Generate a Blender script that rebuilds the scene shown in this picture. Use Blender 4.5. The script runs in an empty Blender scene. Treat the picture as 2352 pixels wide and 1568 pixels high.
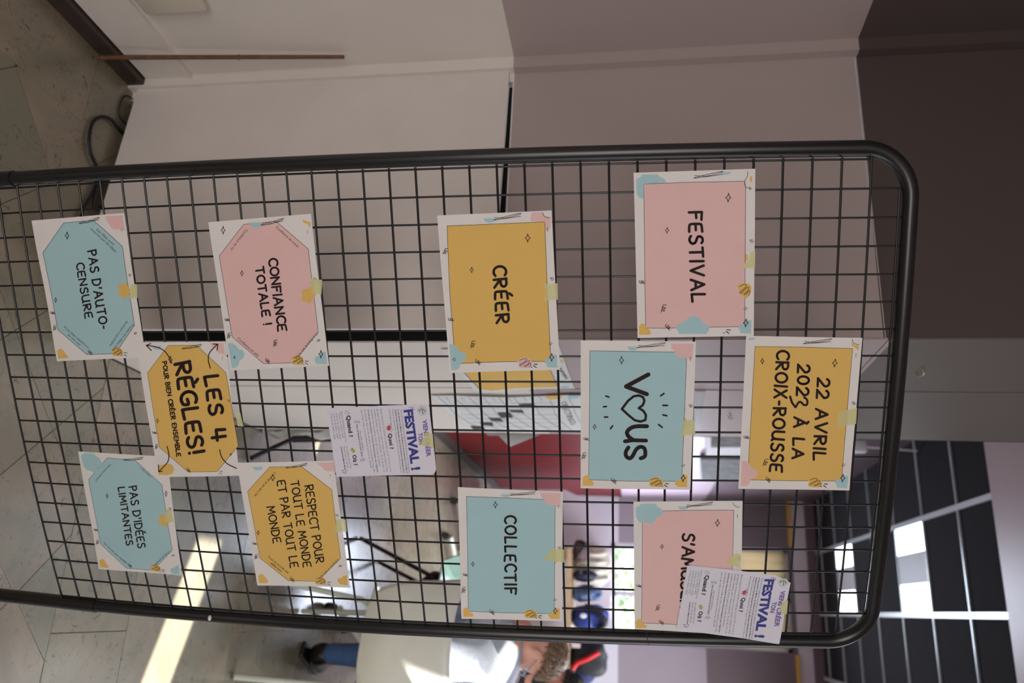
import bpy, bmesh, math, random
import numpy as np
from mathutils import Vector, Matrix
from mathutils.geometry import tessellate_polygon
random.seed(7)
S = bpy.context.scene
COL = S.collection

# ------------------------------------------------------------------ camera, light, exposure
FPX, PITCH, YAW, CAMH = 1830.0, 0.15, math.radians(18.6), 1.46
fwd_h = Vector((-math.sin(YAW), math.cos(YAW), 0)); right = Vector((math.cos(YAW), math.sin(YAW), 0))
fwd = fwd_h * math.cos(PITCH) + Vector((0, 0, -1)) * math.sin(PITCH)
upv = fwd_h * math.sin(PITCH) + Vector((0, 0, 1)) * math.cos(PITCH)
cd = bpy.data.cameras.new('camera'); cam = bpy.data.objects.new('camera', cd); COL.objects.link(cam)
cd.sensor_fit = 'HORIZONTAL'; cd.sensor_width = 36; cd.lens = FPX / 2352 * 36
cd.clip_start = 0.05; cd.clip_end = 100
m = Matrix.Identity(4)
m.col[0][:3] = upv; m.col[1][:3] = -right; m.col[2][:3] = -fwd; m.col[3][:3] = (0, 0, CAMH)
cam.matrix_world = m
cd.dof.use_dof = True; cd.dof.focus_distance = 1.42; cd.dof.aperture_fstop = 3.6
S.camera = cam

W = bpy.data.worlds.new('world'); S.world = W; W.use_nodes = True
bg = W.node_tree.nodes['Background']; bg.inputs[0].default_value = (0.86, 0.93, 1.0, 1); bg.inputs[1].default_value = 4.0

def area(name, loc, target, sx, sy, power, col):
    l = bpy.data.lights.new(name, 'AREA'); l.shape = 'RECTANGLE'; l.size = sx; l.size_y = sy
    l.energy = power; l.color = col
    o = bpy.data.objects.new(name, l); COL.objects.link(o); o.location = loc
    o.rotation_euler = (Vector(target) - Vector(loc)).to_track_quat('-Z', 'Y').to_euler()
    return o
rf = area('overhead_fill_right_far', (1.7, 6.1, 3.0), (0.1, 6.1, 0.0), 4.4, 1.2, 175, (0.90, 0.92, 1.0)); rf.data.spread = 2.2  # added fill hung under the ceiling to brighten the far floor
area('window_light_right_near', (2.1, 2.5, 1.6), (0, 2.8, 0.6), 1.6, 1.5, 18, (0.97, 0.98, 1.0))
area('window_light_rear', (1.0, -2.3, 1.7), (0.0, 2, 1.0), 2.6, 1.7, 74, (1.0, 0.95, 0.92))
area('window_light_far', (-0.22, 8.75, 1.78), (-0.2, 4.0, 0.6), 0.9, 0.95, 60, (0.72, 0.80, 1.0))
sl = bpy.data.lights.new('sun', 'SUN'); sl.energy = 32; sl.angle = 0.009; sl.color = (1, 0.96, 0.9)
SUN_H = Vector((-0.92, 0.39, 0)).normalized(); SUN_T = 0.70      # horizontal travel, drop per metre
so = bpy.data.objects.new('sun', sl); COL.objects.link(so); so.location = (6, -2, 6)
so.rotation_euler = (SUN_H + Vector((0, 0, -SUN_T))).to_track_quat('-Z', 'Y').to_euler()
vs = S.view_settings; S.display_settings.display_device = 'sRGB'
vs.view_transform = 'Standard'; vs.look = 'None'; vs.exposure = 0.0; vs.gamma = 1.0; vs.use_curve_mapping = False
S.cycles.use_denoising = True
S.cycles.max_bounces = 8; S.cycles.sample_clamp_indirect = 6
S.cycles.caustics_reflective = False; S.cycles.caustics_refractive = False

# ------------------------------------------------------------------ helpers
def ray(x, y):
    return fwd * FPX + right * (y - 784) + upv * (x - 1176)
def at(x, y, ax, c):
    """point seen at photo pixel (x, y) on the plane coordinate[ax] == c"""
    d = ray(x, y); o = Vector((0, 0, CAMH)); return o + d * ((c - o[ax]) / d[ax])

def sc(v):
    return tuple((c / 255 / 12.92) if c / 255 <= 0.04045 else ((c / 255 + 0.055) / 1.055) ** 2.4 for c in v) + (1,)
MATS = {}
def mat(name, col, rough=0.6, metal=0.0, spec=0.5, noise=0.0, nscale=20, bump=0.0, emis=0.0, transl=0.0, lin=False, alpha=1.0, coat=0.0, trans=0.0):
    if name in MATS: return MATS[name]
    c = tuple(col) + (1,) if lin else sc(col)
    M = bpy.data.materials.new(name); M.use_nodes = True; nt = M.node_tree; b = nt.nodes['Principled BSDF']
    b.inputs['Base Color'].default_value = c; b.inputs['Roughness'].default_value = rough
    b.inputs['Metallic'].default_value = metal; b.inputs['Specular IOR Level'].default_value = spec
    b.inputs['Coat Weight'].default_value = coat
    b.inputs['Transmission Weight'].default_value = trans
    if alpha < 1: b.inputs['Alpha'].default_value = alpha
    if emis: b.inputs['Emission Color'].default_value = c; b.inputs['Emission Strength'].default_value = emis
    tc = nt.nodes.new('ShaderNodeTexCoord'); n = nt.nodes.new('ShaderNodeTexNoise')
    n.inputs['Scale'].default_value = nscale; n.inputs['Detail'].default_value = 5
    nt.links.new(tc.outputs['Object'], n.inputs['Vector'])
    mx = nt.nodes.new('ShaderNodeMix'); mx.data_type = 'RGBA'; mx.blend_type = 'MULTIPLY'; mx.inputs[0].default_value = max(noise, 0.04)
    mx.inputs[6].default_value = c; nt.links.new(n.outputs['Fac'], mx.inputs[7]); 
    rp = nt.nodes.new('ShaderNodeMapRange'); rp.inputs[1].default_value = 0.3; rp.inputs[2].default_value = 0.7
    rp.inputs[3].default_value = 0.3; rp.inputs[4].default_value = 1.2
    nt.links.new(n.outputs['Fac'], rp.inputs[0]); nt.links.new(rp.outputs[0], mx.inputs[7])
    nt.links.new(mx.outputs[2], b.inputs['Base Color'])
    if bump:
        bp = nt.nodes.new('ShaderNodeBump'); bp.inputs['Strength'].default_value = bump; bp.inputs['Distance'].default_value = 0.003
        nt.links.new(n.outputs['Fac'], bp.inputs['Height']); nt.links.new(bp.outputs[0], b.inputs['Normal'])
    if transl:
        t = nt.nodes.new('ShaderNodeBsdfTranslucent'); t.inputs[0].default_value = c
        ms = nt.nodes.new('ShaderNodeMixShader'); ms.inputs[0].default_value = transl
        nt.links.new(b.outputs[0], ms.inputs[1]); nt.links.new(t.outputs[0], ms.inputs[2])
        nt.links.new(ms.outputs[0], nt.nodes['Material Output'].inputs[0])
    MATS[name] = M; return M

def mk(name, verts, faces, m, parent=None, smooth=False, label=None):
    me = bpy.data.meshes.new(name); me.from_pydata([tuple(v) for v in verts], [], faces); me.validate(); me.update()
    if smooth:
        me.polygons.foreach_set('use_smooth', [True] * len(me.polygons))
    if m: me.materials.append(m)
    o = bpy.data.objects.new(name, me); COL.objects.link(o)
    if parent: o.parent = parent; o.matrix_parent_inverse = Matrix.Identity(4)
    if label: o['label'] = label
    return o
def empty(name, label, cat, loc=(0, 0, 0), group=None):
    o = bpy.data.objects.new(name, None); COL.objects.link(o); o.location = loc; o.empty_display_size = 0.05
    o['label'] = label; o['category'] = cat
    if group: o['group'] = group
    return o
def tag(o, label, cat, group=None):
    o['label'] = label; o['category'] = cat
    if group: o['group'] = group
    return o
def struct(o, label=None):
    o['kind'] = 'structure'
    if label: o['label'] = label
    return o
class G:
    """collects shapes into one mesh; world coordinates, made local to the parent on build"""
    def __init__(s): s.v = []; s.f = []
    def add(s, v, f):
        n = len(s.v); s.v += [Vector(p) for p in v]; s.f += [tuple(i + n for i in q) for q in f]; return s
    def box(s, a, b, M=None, bev=0.0):
        x0, y0, z0 = a; x1, y1, z1 = b
        if bev > 0:
            bm = bmesh.new(); bmesh.ops.create_cube(bm, size=1)
            for v in bm.verts:
                v.co = Vector(((x0 + x1) / 2 + v.co.x * (x1 - x0), (y0 + y1) / 2 + v.co.y * (y1 - y0), (z0 + z1) / 2 + v.co.z * (z1 - z0)))
            bmesh.ops.bevel(bm, geom=list(bm.edges), offset=bev, segments=2, affect='EDGES', profile=0.5)
            vs_ = [v.co.copy() for v in bm.verts]; fs = [[v.index for v in f.verts] for f in bm.faces]; bm.free()
        else:
            vs_ = [Vector(p) for p in ((x0, y0, z0), (x1, y0, z0), (x1, y1, z0), (x0, y1, z0), (x0, y0, z1), (x1, y0, z1), (x1, y1, z1), (x0, y1, z1))]
            fs = [(0, 3, 2, 1), (4, 5, 6, 7), (0, 1, 5, 4), (1, 2, 6, 5), (2, 3, 7, 6), (3, 0, 4, 7)]
        if M: vs_ = [M @ p for p in vs_]
        return s.add(vs_, fs)
    def tube(s, pts, r, n=10, cap=True, rs=None):
        pts = [Vector(p) for p in pts]; T = []
        for i in range(len(pts)):
            a = pts[max(i - 1, 0)]; b = pts[min(i + 1, len(pts) - 1)]; T.append((b - a).normalized())
        u = T[0].orthogonal().normalized(); vv = []; 
        for i, p in enumerate(pts):
            u = (u - T[i] * u.dot(T[i])).normalized(); w = T[i].cross(u); rr = rs[i] if rs else r
            vv += [p + (u * math.cos(k * 2 * math.pi / n) + w * math.sin(k * 2 * math.pi / n)) * rr for k in range(n)]
        ff = []
        for i in range(len(pts) - 1):
            for k in range(n):
                ff.append((i * n + k, i * n + (k + 1) % n, (i + 1) * n + (k + 1) % n, (i + 1) * n + k))
        if cap: ff.append(tuple(range(n))[::-1]); ff.append(tuple((len(pts) - 1) * n + k for k in range(n)))
        return s.add(vv, ff)
    def ell(s, c, r, M=None, nu=20, nv=12):
        vv = []; ff = []
        for j in range(nv + 1):
            th = math.pi * j / nv
            for i in range(nu):
                ph = 2 * math.pi * i / nu
                p = Vector((r[0] * math.sin(th) * math.cos(ph), r[1] * math.sin(th) * math.sin(ph), r[2] * math.cos(th)))
                if M: p = M @ p
                vv.append(Vector(c) + p)
        for j in range(nv):
            for i in range(nu): ff.append((j * nu + i, (j + 1) * nu + i, (j + 1) * nu + (i + 1) % nu, j * nu + (i + 1) % nu))
        return s.add(vv, ff)
    def prism(s, poly, d):
        """closed outline (3D points) extruded by vector d"""
        poly = [Vector(p) for p in poly]; d = Vector(d); n = len(poly)
        tr = tessellate_polygon([poly]); v = poly + [p + d for p in poly]
        f = [tuple(t) for t in tr] + [tuple(i + n for i in t[::-1]) for t in tr]
        f += [(i, (i + 1) % n, (i + 1) % n + n, i + n) for i in range(n)]
        return s.add(v, f)
    def build(s, name, m, parent=None, smooth=False, label=None):
        off = Vector(parent.matrix_world.translation) if parent is not None else Vector((0, 0, 0))
        if parent is not None:
            off = Vector((0, 0, 0)); q = parent
            while q: off += q.location; q = q.parent
        o = mk(name, [p - off for p in s.v], s.f, m, parent, smooth, label)
        if smooth:
            try: o.data.set_sharp_from_angle(angle=0.7)
            except Exception: pass
        return o
def cr(pts, k=6, closed=False):
    """Catmull-Rom through points"""
    P = [np.array(p, float) for p in pts]; n = len(P); out = []
    rng = range(n) if closed else range(n - 1)
    for i in rng:
        if closed: a, b, c, d = P[(i - 1) % n], P[i], P[(i + 1) % n], P[(i + 2) % n]
        else: a, b, c, d = P[max(i - 1, 0)], P[i], P[i + 1], P[min(i + 2, n - 1)]
        for t in [j / k for j in range(k)]:
            out.append(0.5 * (2 * b + (c - a) * t + (2 * a - 5 * b + 4 * c - d) * t * t + (3 * b - a - 3 * c + d) * t ** 3))
    if not closed: out.append(P[-1])
    return out

def banded(name, bands, rough=0.45, spec=0.4):
    """wall paint in horizontal bands: [(from height, sRGB), ...]"""
    M = bpy.data.materials.new(name); M.use_nodes = True; nt = M.node_tree; b = nt.nodes['Principled BSDF']
    g = nt.nodes.new('ShaderNodeNewGeometry'); sp = nt.nodes.new('ShaderNodeSeparateXYZ'); nt.links.new(g.outputs['Position'], sp.inputs[0])
    dv = nt.nodes.new('ShaderNodeMath'); dv.operation = 'DIVIDE'; dv.inputs[1].default_value = 4.0; nt.links.new(sp.outputs[2], dv.inputs[0])
    r = nt.nodes.new('ShaderNodeValToRGB'); r.color_ramp.interpolation = 'CONSTANT'
    for i, (z, c) in enumerate(bands):
        e = r.color_ramp.elements[0] if i == 0 else r.color_ramp.elements.new(z / 4.0)
        if i == 0: e.position = 0
        e.color = sc(c)
    r.color_ramp.elements.remove(r.color_ramp.elements[-1]) if r.color_ramp.elements[-1].position == 1.0 else None
    nt.links.new(dv.outputs[0], r.inputs[0])
    n = nt.nodes.new('ShaderNodeTexNoise'); n.inputs['Scale'].default_value = 3; n.inputs['Detail'].default_value = 6
    nt.links.new(g.outputs['Position'], n.inputs['Vector'])
    mr = nt.nodes.new('ShaderNodeMapRange'); mr.inputs[3].default_value = 0.93; mr.inputs[4].default_value = 1.05
    nt.links.new(n.outputs['Fac'], mr.inputs[0])
    mx = nt.nodes.new('ShaderNodeMix'); mx.data_type = 'RGBA'; mx.blend_type = 'MULTIPLY'; mx.inputs[0].default_value = 1
    nt.links.new(r.outputs[0], mx.inputs[6]); nt.links.new(mr.outputs[0], mx.inputs[7]); nt.links.new(mx.outputs[2], b.inputs['Base Color'])
    n2 = nt.nodes.new('ShaderNodeTexNoise'); n2.inputs['Scale'].default_value = 350; nt.links.new(g.outputs['Position'], n2.inputs['Vector'])
    bp = nt.nodes.new('ShaderNodeBump'); bp.inputs['Strength'].default_value = 0.12; bp.inputs['Distance'].default_value = 0.001
    nt.links.new(n2.outputs['Fac'], bp.inputs['Height']); nt.links.new(bp.outputs[0], b.inputs['Normal'])
    b.inputs['Roughness'].default_value = rough; b.inputs['Specular IOR Level'].default_value = spec
    return M
WHITE, TAUPE, DARK, LILAC = (226, 219, 212), (178, 164, 161), (84, 73, 71), (196, 184, 192)
near_paint = banded('banded_paint', [(0, WHITE), (1.135, TAUPE), (2.025, DARK)])
gloss_paint = banded('glossy_banded_paint', [(0, WHITE), (1.15, (178, 164, 164)), (2.035, (108, 100, 96))], rough=0.48, spec=0.22)
far_paint = banded('far_wall_paint', [(0, (208, 206, 214)), (1.31, (152, 142, 149)), (2.19, (100, 86, 90)), (3.10, (196, 182, 188)), (3.235, (98, 80, 84))])
red_paint = banded('red_wall_paint', [(0, (92, 14, 15)), (1.33, (170, 152, 163)), (2.22, (104, 90, 96))], rough=0.42, spec=0.12)

# marble of the floor tiles
def marble():
    M = bpy.data.materials.new('marble_tile'); M.use_nodes = True; nt = M.node_tree; b = nt.nodes['Principled BSDF']; L = nt.links.new
    g = nt.nodes.new('ShaderNodeNewGeometry'); oi = nt.nodes.new('ShaderNodeObjectInfo')
    vm = nt.nodes.new('ShaderNodeVectorMath'); vm.operation = 'MULTIPLY_ADD'; vm.inputs[1].default_value = (1, 1, 1)
    L(g.outputs['Position'], vm.inputs[0]); cb = nt.nodes.new('ShaderNodeCombineXYZ'); ml = nt.nodes.new('ShaderNodeMath'); ml.operation = 'MULTIPLY'; ml.inputs[1].default_value = 19
    L(oi.outputs['Random'], ml.inputs[0]); L(ml.outputs[0], cb.inputs[0]); L(ml.outputs[0], cb.inputs[2]); L(cb.outputs[0], vm.inputs[2])
    def noise(s, d=6, dist=0.0):
        n = nt.nodes.new('ShaderNodeTexNoise'); n.inputs['Scale'].default_value = s; n.inputs['Detail'].default_value = d
        n.inputs['Distortion'].default_value = dist; L(vm.outputs[0], n.inputs['Vector']); return n
    def ramp(src, stops):
        r = nt.nodes.new('ShaderNodeValToRGB'); e = r.color_ramp.elements
        e[0].position, e[0].color = stops[0][0], stops[0][1]; e[1].position, e[1].color = stops[-1][0], stops[-1][1]
        for p, c in stops[1:-1]: q = e.new(p); q.color = c
        L(src, r.inputs[0]); return r
    def mix(f, a, bb, mode='MIX', fac=None):
        x = nt.nodes.new('ShaderNodeMix'); x.data_type = 'RGBA'; x.blend_type = mode
        if fac is not None: x.inputs[0].default_value = fac
        else: L(f, x.inputs[0])
        L(a, x.inputs[6]); L(bb, x.inputs[7]); return x.outputs[2]
    base = ramp(noise(5, 8, 1.2).outputs['Fac'], [(0.3, sc((119, 118, 104))), (0.48, sc((133, 127, 112))), (0.6, sc((141, 131, 116))), (0.75, sc((151, 140, 128)))])
    tint = ramp(oi.outputs['Random'], [(0, sc((238, 242, 234))), (0.5, sc((248, 244, 234))), (1, sc((255, 247, 238)))])
    c1 = mix(None, base.outputs[0], tint.outputs[0], 'MULTIPLY', 1.0)
    # thin veins: where a distorted noise crosses its middle
    v = noise(9, 7, 2.5); v1 = nt.nodes.new('ShaderNodeMath'); v1.operation = 'SUBTRACT'; v1.inputs[1].default_value = 0.5; L(v.outputs['Fac'], v1.inputs[0])
    v2 = nt.nodes.new('ShaderNodeMath'); v2.operation = 'ABSOLUTE'; L(v1.outputs[0], v2.inputs[0])
    vr = ramp(v2.outputs[0], [(0.0, (0.42, 0.42, 0.42, 1)), (0.006, (0.75, 0.75, 0.75, 1)), (0.014, (1, 1, 1, 1))])
    gate = ramp(noise(7, 3).outputs['Fac'], [(0.50, (0, 0, 0, 1)), (0.58, (1, 1, 1, 1))])
    c2 = mix(gate.outputs[0], c1, mix(None, c1, vr.outputs[0], 'MULTIPLY', 1.0))
    # small dark pits
    sp = ramp(noise(48, 3, 1.0).outputs['Fac'], [(0.285, (0.22, 0.22, 0.26, 1)), (0.325, (1, 1, 1, 1))])
    c3 = mix(None, c2, sp.outputs[0], 'MULTIPLY', 0.9)
    sp2 = ramp(noise(22, 5, 1.8).outputs['Fac'], [(0.30, (0.35, 0.36, 0.40, 1)), (0.345, (1, 1, 1, 1))])
    c4 = mix(None, c3, sp2.outputs[0], 'MULTIPLY', 0.85)
    L(c4, b.inputs['Base Color'])
    rr = nt.nodes.new('ShaderNodeMapRange'); rr.inputs[3].default_value = 0.22; rr.inputs[4].default_value = 0.36
    L(noise(14, 4).outputs['Fac'], rr.inputs[0]); L(rr.outputs[0], b.inputs['Roughness'])
    b.inputs['Specular IOR Level'].default_value = 0.8; b.inputs['Coat Weight'].default_value = 0.5; b.inputs['Coat Roughness'].default_value = 0.2
    return M
m_marble = marble()
m_grout = mat('grout', (92, 84, 72), 0.8)
m_skirt = mat('dark_stone_skirting', (62, 50, 46), 0.35, noise=0.5, nscale=30)
m_black = mat('black_shade', (8, 8, 8), 0.9)  # black colour stands in for shade inside the cupboard, column core and cane end
m_white = mat('white_paint', WHITE, 0.5)

# ------------------------------------------------------------------ floor with marble tiles
floor = struct(G().box((-4, -3.0, -0.06), (3.2, 9.4, -0.004)).build('floor', m_grout), 'marble floor: diagonal tiles with a straight border')
def clip(poly, nx, ny, c):
    out = []
    for i in range(len(poly)):
        p, q = poly[i], poly[(i + 1) % len(poly)]
        dp = nx * p[0] + ny * p[1] - c; dq = nx * q[0] + ny * q[1] - c
        if dp <= 0: out.append(p)
        if (dp < 0 < dq) or (dq < 0 < dp):
            t = dp / (dp - dq); out.append((p[0] + (q[0] - p[0]) * t, p[1] + (q[1] - p[1]) * t))
    return out
def tile(poly, inset=0.0009):
    if len(poly) < 3: return
    cx = sum(p[0] for p in poly) / len(poly); cy = sum(p[1] for p in poly) / len(poly)
    A = 0.5 * abs(sum(poly[i][0] * poly[(i + 1) % len(poly)][1] - poly[(i + 1) % len(poly)][0] * poly[i][1] for i in range(len(poly))))
    if A < 0.0015: return
    def shr(k): return [(p[0] + (cx - p[0]) * k / max(0.05, math.hypot(p[0] - cx, p[1] - cy)), p[1] + (cy - p[1]) * k / max(0.05, math.hypot(p[0] - cx, p[1] - cy))) for p in poly]
    a = shr(inset); b = shr(inset + 0.0012); n = len(poly); h = random.uniform(-0.0002, 0.0002)
    v = [(p[0], p[1], -0.006) for p in a] + [(p[0], p[1], -0.0008) for p in a] + [(p[0], p[1], h) for p in b]
    f = [tuple(range(2 * n, 3 * n))]
    for i in range(n):
        j = (i + 1) % n; f += [(i, j, n + j, n + i), (n + i, n + j, 2 * n + j, 2 * n + i)]
    mk('tile', v, f, m_marble, floor)
for i in range(-6, 8):                 # diagonal field: joints y-x = 2.58-0.4i and x+y = 0.24+0.4k
    for k in range(-6, 12):
        c = [2.58 - 0.4 * i, 2.18 - 0.4 * i]; s_ = [0.24 + 0.4 * k, 0.64 + 0.4 * k]
        P = [((s_[a] - c[b]) / 2, (s_[a] + c[b]) / 2) for a, b in ((0, 0), (1, 0), (1, 1), (0, 1))]
        if P[0][0] > 2.2 or P[2][1] < 0.3 or min(p[1] for p in P) > 2: continue
        if max(p[0] for p in P) > 1.6: continue
        P = clip(P, -1, 0, 1.175); P = clip(P, 0, 1, 1.965) if P else P
        if len(P) >= 3: tile(P)
for y0, y1 in ((0.25, 0.84), (0.84, 1.25), (1.25, 1.655), (1.655, 1.83)):   # border along the left wall
    tile([(-1.41, y0), (-1.175, y0), (-1.175, y1), (-1.41, y1)])
xs = [-0.61, -0.29, 0.12, 0.53, 0.94, 1.35]
for a, b in zip(xs, xs[1:]): tile([(a, 1.965), (b, 1.965), (b, 2.288), (a, 2.288)])
for j in range(10):                    # far field of larger straight tiles
    for i in range(-3, 4):
        x0 = -0.61 + 0.55 * i + (0.2 if j % 2 else 0); y0 = 2.288 + 0.66 * j
        P = clip([(x0, y0), (x0 + 0.55, y0), (x0 + 0.55, y0 + 0.66), (x0, y0 + 0.66)], -1, 0, 1.2)
        if y0 < 2.93 and P: P = clip(P, -1, 0, 0.612)
        if P: tile(P, 0.0006)

# ------------------------------------------------------------------ walls, ceiling
wl = struct(G().box((-1.60, -3, 0), (-1.42, 1.815, 3.4)).build('wall_left', near_paint), 'left wall painted white, taupe and dark brown in bands')
struct(G().box((-1.42, -3, 0.055), (-1.41, 1.815, 0.192)).box((-1.42, -3, 0.186), (-1.405, 1.815, 0.200)).build('trim_1', m_white), 'white skirting board of the left wall')
struct(G().box((-1.42, -3, 0), (-1.392, 1.812, 0.050), bev=0.002).build('baseboard_left', m_skirt), 'dark stone skirting at the foot of the left wall')
struct(G().box((-1.42, 1.788, 0), (-1.385, 1.815, 3.3)).build('trim_2', near_paint), 'narrow jamb in the left corner')
fc = G(); fc.box((-1.42, 1.815, 1.137), (-0.620, 1.835, 2.025)).box((-1.42, 1.818, 2.0285), (-0.620, 1.838, 3.4)).box((-1.42, 1.815, 0.0), (-1.36, 1.84, 1.137))
wf = struct(fc.build('wall_front', near_paint), 'panelled cupboard face in taupe with dark top')
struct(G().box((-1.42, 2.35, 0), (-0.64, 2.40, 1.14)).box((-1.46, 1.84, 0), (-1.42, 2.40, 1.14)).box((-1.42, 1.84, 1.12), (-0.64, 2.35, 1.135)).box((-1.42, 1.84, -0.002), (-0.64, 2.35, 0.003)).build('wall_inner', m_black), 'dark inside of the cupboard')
ws = struct(G().box((-0.645, 1.842, 0), (-0.6195, 2.93, 3.4)).build('wall_side', m_black), 'side of the panelled column')
struct(G().box((-0.6195, 1.838, 0), (-0.615, 2.203, 1.137)).box((-0.6195, 1.8155, 1.137), (-0.615, 2.203, 2.034)).box((-0.6195, 1.8155, 2.0365), (-0.615, 2.203, 3.4)).build('panel', gloss_paint, ws), 'near glossy panel of the column side')
G().box((-0.6195, 2.207, 0), (-0.6165, 2.263, 3.4)).build('panel', gloss_paint, ws)
G().box((-0.6195, 2.267, 0), (-0.615, 2.90, 3.4)).build('panel', gloss_paint, ws)
struct(G().box((-1.4, 2.90, 0), (-0.645, 2.93, 3.4)).build('wall_column_back', near_paint), 'back of the panelled column')
wr2 = struct(G().box((-1.4, 2.93, 0.0), (-1.2, 9.1, 3.4)).build('wall_left_far', red_paint), 'red glossy lower wall with lilac and taupe above in the far room')
struct(G().box((-1.2, 2.95, 0), (-1.185, 8.9, 0.09)).build('baseboard_left_far', mat('dark_skirting_far', (52, 44, 44), 0.4)), 'dark skirting along the red wall')
# far wall around the window
WX0, WX1, WZ0, WZ1 = -0.71, 0.305, 1.23, 3.06
struct(G().box((-1.4, 8.9, 0), (WX0, 9.05, 3.5)).box((WX1, 8.9, 0), (3.2, 9.05, 3.5)).box((WX0, 8.9, 0), (WX1, 9.05, WZ0)).box((WX0, 8.9, WZ1), (WX1, 9.05, 3.5)).build('wall_far', far_paint), 'far wall in white, lilac and taupe bands')
struct(G().box((-1.2, 8.875, 3.075), (WX0 - 0.02, 8.9, 3.11)).box((WX1 + 0.02, 8.875, 3.075), (3.0, 8.9, 3.11)).build('trim_3', mat('ochre_paint', (196, 148, 50), 0.5)), 'ochre strip high on the far wall')
# right wall (out of the frame) with narrow openings cut to shape the sun patches
slits = [(1.58, 1.765, 0.5, 1.83), (2.20, 2.42, 2.14, 2.60)]
g = G(); ys = sorted({-3.0, 9.1} | {s[0] for s in slits} | {s[1] for s in slits})
for a, b in zip(ys, ys[1:]):
    s_ = [s for s in slits if s[0] <= a and s[1] >= b]
    if s_: g.box((2.2, a, 0), (2.24, b, s_[0][2])).box((2.2, a, s_[0][3]), (2.24, b, 3.5))
    else: g.box((2.2, a, 0), (2.24, b, 3.5))
struct(g.build('wall_right', near_paint), 'right wall with narrow openings shaped for the sun patches')
struct(G().box((-1.6, -3.1, 0), (2.24, -3.0, 3.5)).build('wall_rear', near_paint), 'wall behind the viewer')
struct(G().box((-1.6, -3.1, 3.16), (2.24, 4.14, 3.22)).box((-1.6, 4.10, 3.22), (2.24, 4.14, 3.5)).build('trim_4', mat('lilac_plaster', (158, 138, 139), 0.4)), 'smooth lilac lowered ceiling over the near part')
# tiled ceiling
ceil = struct(G().box((-1.4, 4.1, 3.42), (2.24, 9.1, 3.5)).build('ceiling', mat('dark_void', (30, 30, 33), 0.9)), 'suspended ceiling of dark square tiles')
m_ctile = mat('dark_ceiling_tile', (40, 40, 43), 0.9, spec=0.08, noise=0.35, nscale=260, bump=0.15)
m_bar = mat('ceiling_bar', (176, 182, 186), 0.3, metal=0.3)
A0 = at(2232.3, 1413.2, 2, 3.35); CX, CY = A0.x, A0.y
cts = []
lamps = {(-1, 1), (-1, 4)}
for i in range(-3, 4):
    for k in range(-2, 8):
        x0, y0 = CX + 0.6 * i, CY + 0.6 * k
        if y0 + 0.6 < 4.2 or y0 > 8.85 or x0 < -1.75 or x0 > 1.9: continue
        if (i, k) in lamps: continue
        o = G().box((x0 + 0.006, max(y0 + 0.006, 4.15), 3.352), (x0 + 0.594, min(y0 + 0.594, 8.9), 3.366)).build('ceiling_tile', m_ctile, ceil)
for i in range(-3, 5):
    x = CX + 0.6 * i
    if -1.2 < x < 2.1: G().box((x - 0.017, 4.15, 3.336), (x + 0.017, 8.9, 3.352)).build('ceiling_bar', m_bar, ceil)
for k in range(-2, 9):
    y = CY + 0.6 * k
    if 4.2 < y < 8.9: G().box((-1.2, y - 0.006, 3.340), (2.2, y + 0.006, 3.353)).build('ceiling_bar', m_bar, ceil)
m_glow = mat('lamp_glow', (240, 246, 255), 0.5, emis=5)
m_louv = mat('lamp_middle', (150, 148, 152), 0.5)
for n_, (i, k) in enumerate(sorted(lamps)):
    x0, y0 = CX + 0.6 * i, CY + 0.6 * k
    t = empty('ceiling_lamp', ('square ceiling lamp nearer the viewer, two bright ends and grey middle', 'square ceiling lamp farther away, near the window, two bright ends')[n_], 'lamp', (x0 + 0.3, y0 + 0.3, 3.35), 'recessed ceiling lamps')
    G().box((x0 + 0.01, y0 + 0.01, 3.352), (x0 + 0.59, y0 + 0.59, 3.40)).build('housing', mat('lamp_metal', (190, 190, 192), 0.4), t)
    G().box((x0 + 0.02, y0 + 0.02, 3.344), (x0 + 0.20, y0 + 0.58, 3.352)).build('diffuser', m_glow, t)
    G().box((x0 + 0.40, y0 + 0.02, 3.344), (x0 + 0.58, y0 + 0.58, 3.352)).build('diffuser', m_glow, t)
    G().box((x0 + 0.20, y0 + 0.02, 3.343), (x0 + 0.40, y0 + 0.58, 3.352)).build('louvre', m_louv, t)

# window in the far wall
m_frame = mat('window_frame', (206, 200, 208), 0.4)
win = G()
win.box((WX0, 8.93, WZ0), (WX0 + 0.05, 8.99, WZ1)).box((WX1 - 0.05, 8.93, WZ0), (WX1, 8.99, WZ1)).box((WX0, 8.93, WZ0), (WX1, 8.99, WZ0 + 0.05)).box((WX0, 8.93, WZ1 - 0.05), (WX1, 8.99, WZ1))
win.box((-0.215, 8.93, WZ0), (-0.165, 8.99, WZ1)).box((WX0, 8.94, 1.83), (WX1, 8.98, 1.88))
wo = struct(win.build('window_1', m_frame), 'tall window in the far wall looking onto greenery')
m_glass = mat('window_glass', (235, 245, 250), 0.02, spec=0.5, alpha=0.10)
for a, b in ((WX0 + 0.05, -0.215), (-0.165, WX1 - 0.05)):
    for z0, z1 in ((WZ0 + 0.05, 1.83), (1.88, WZ1 - 0.05)):
        G().box((a, 8.958, z0), (b, 8.962, z1)).build('pane', m_glass, wo)
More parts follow.
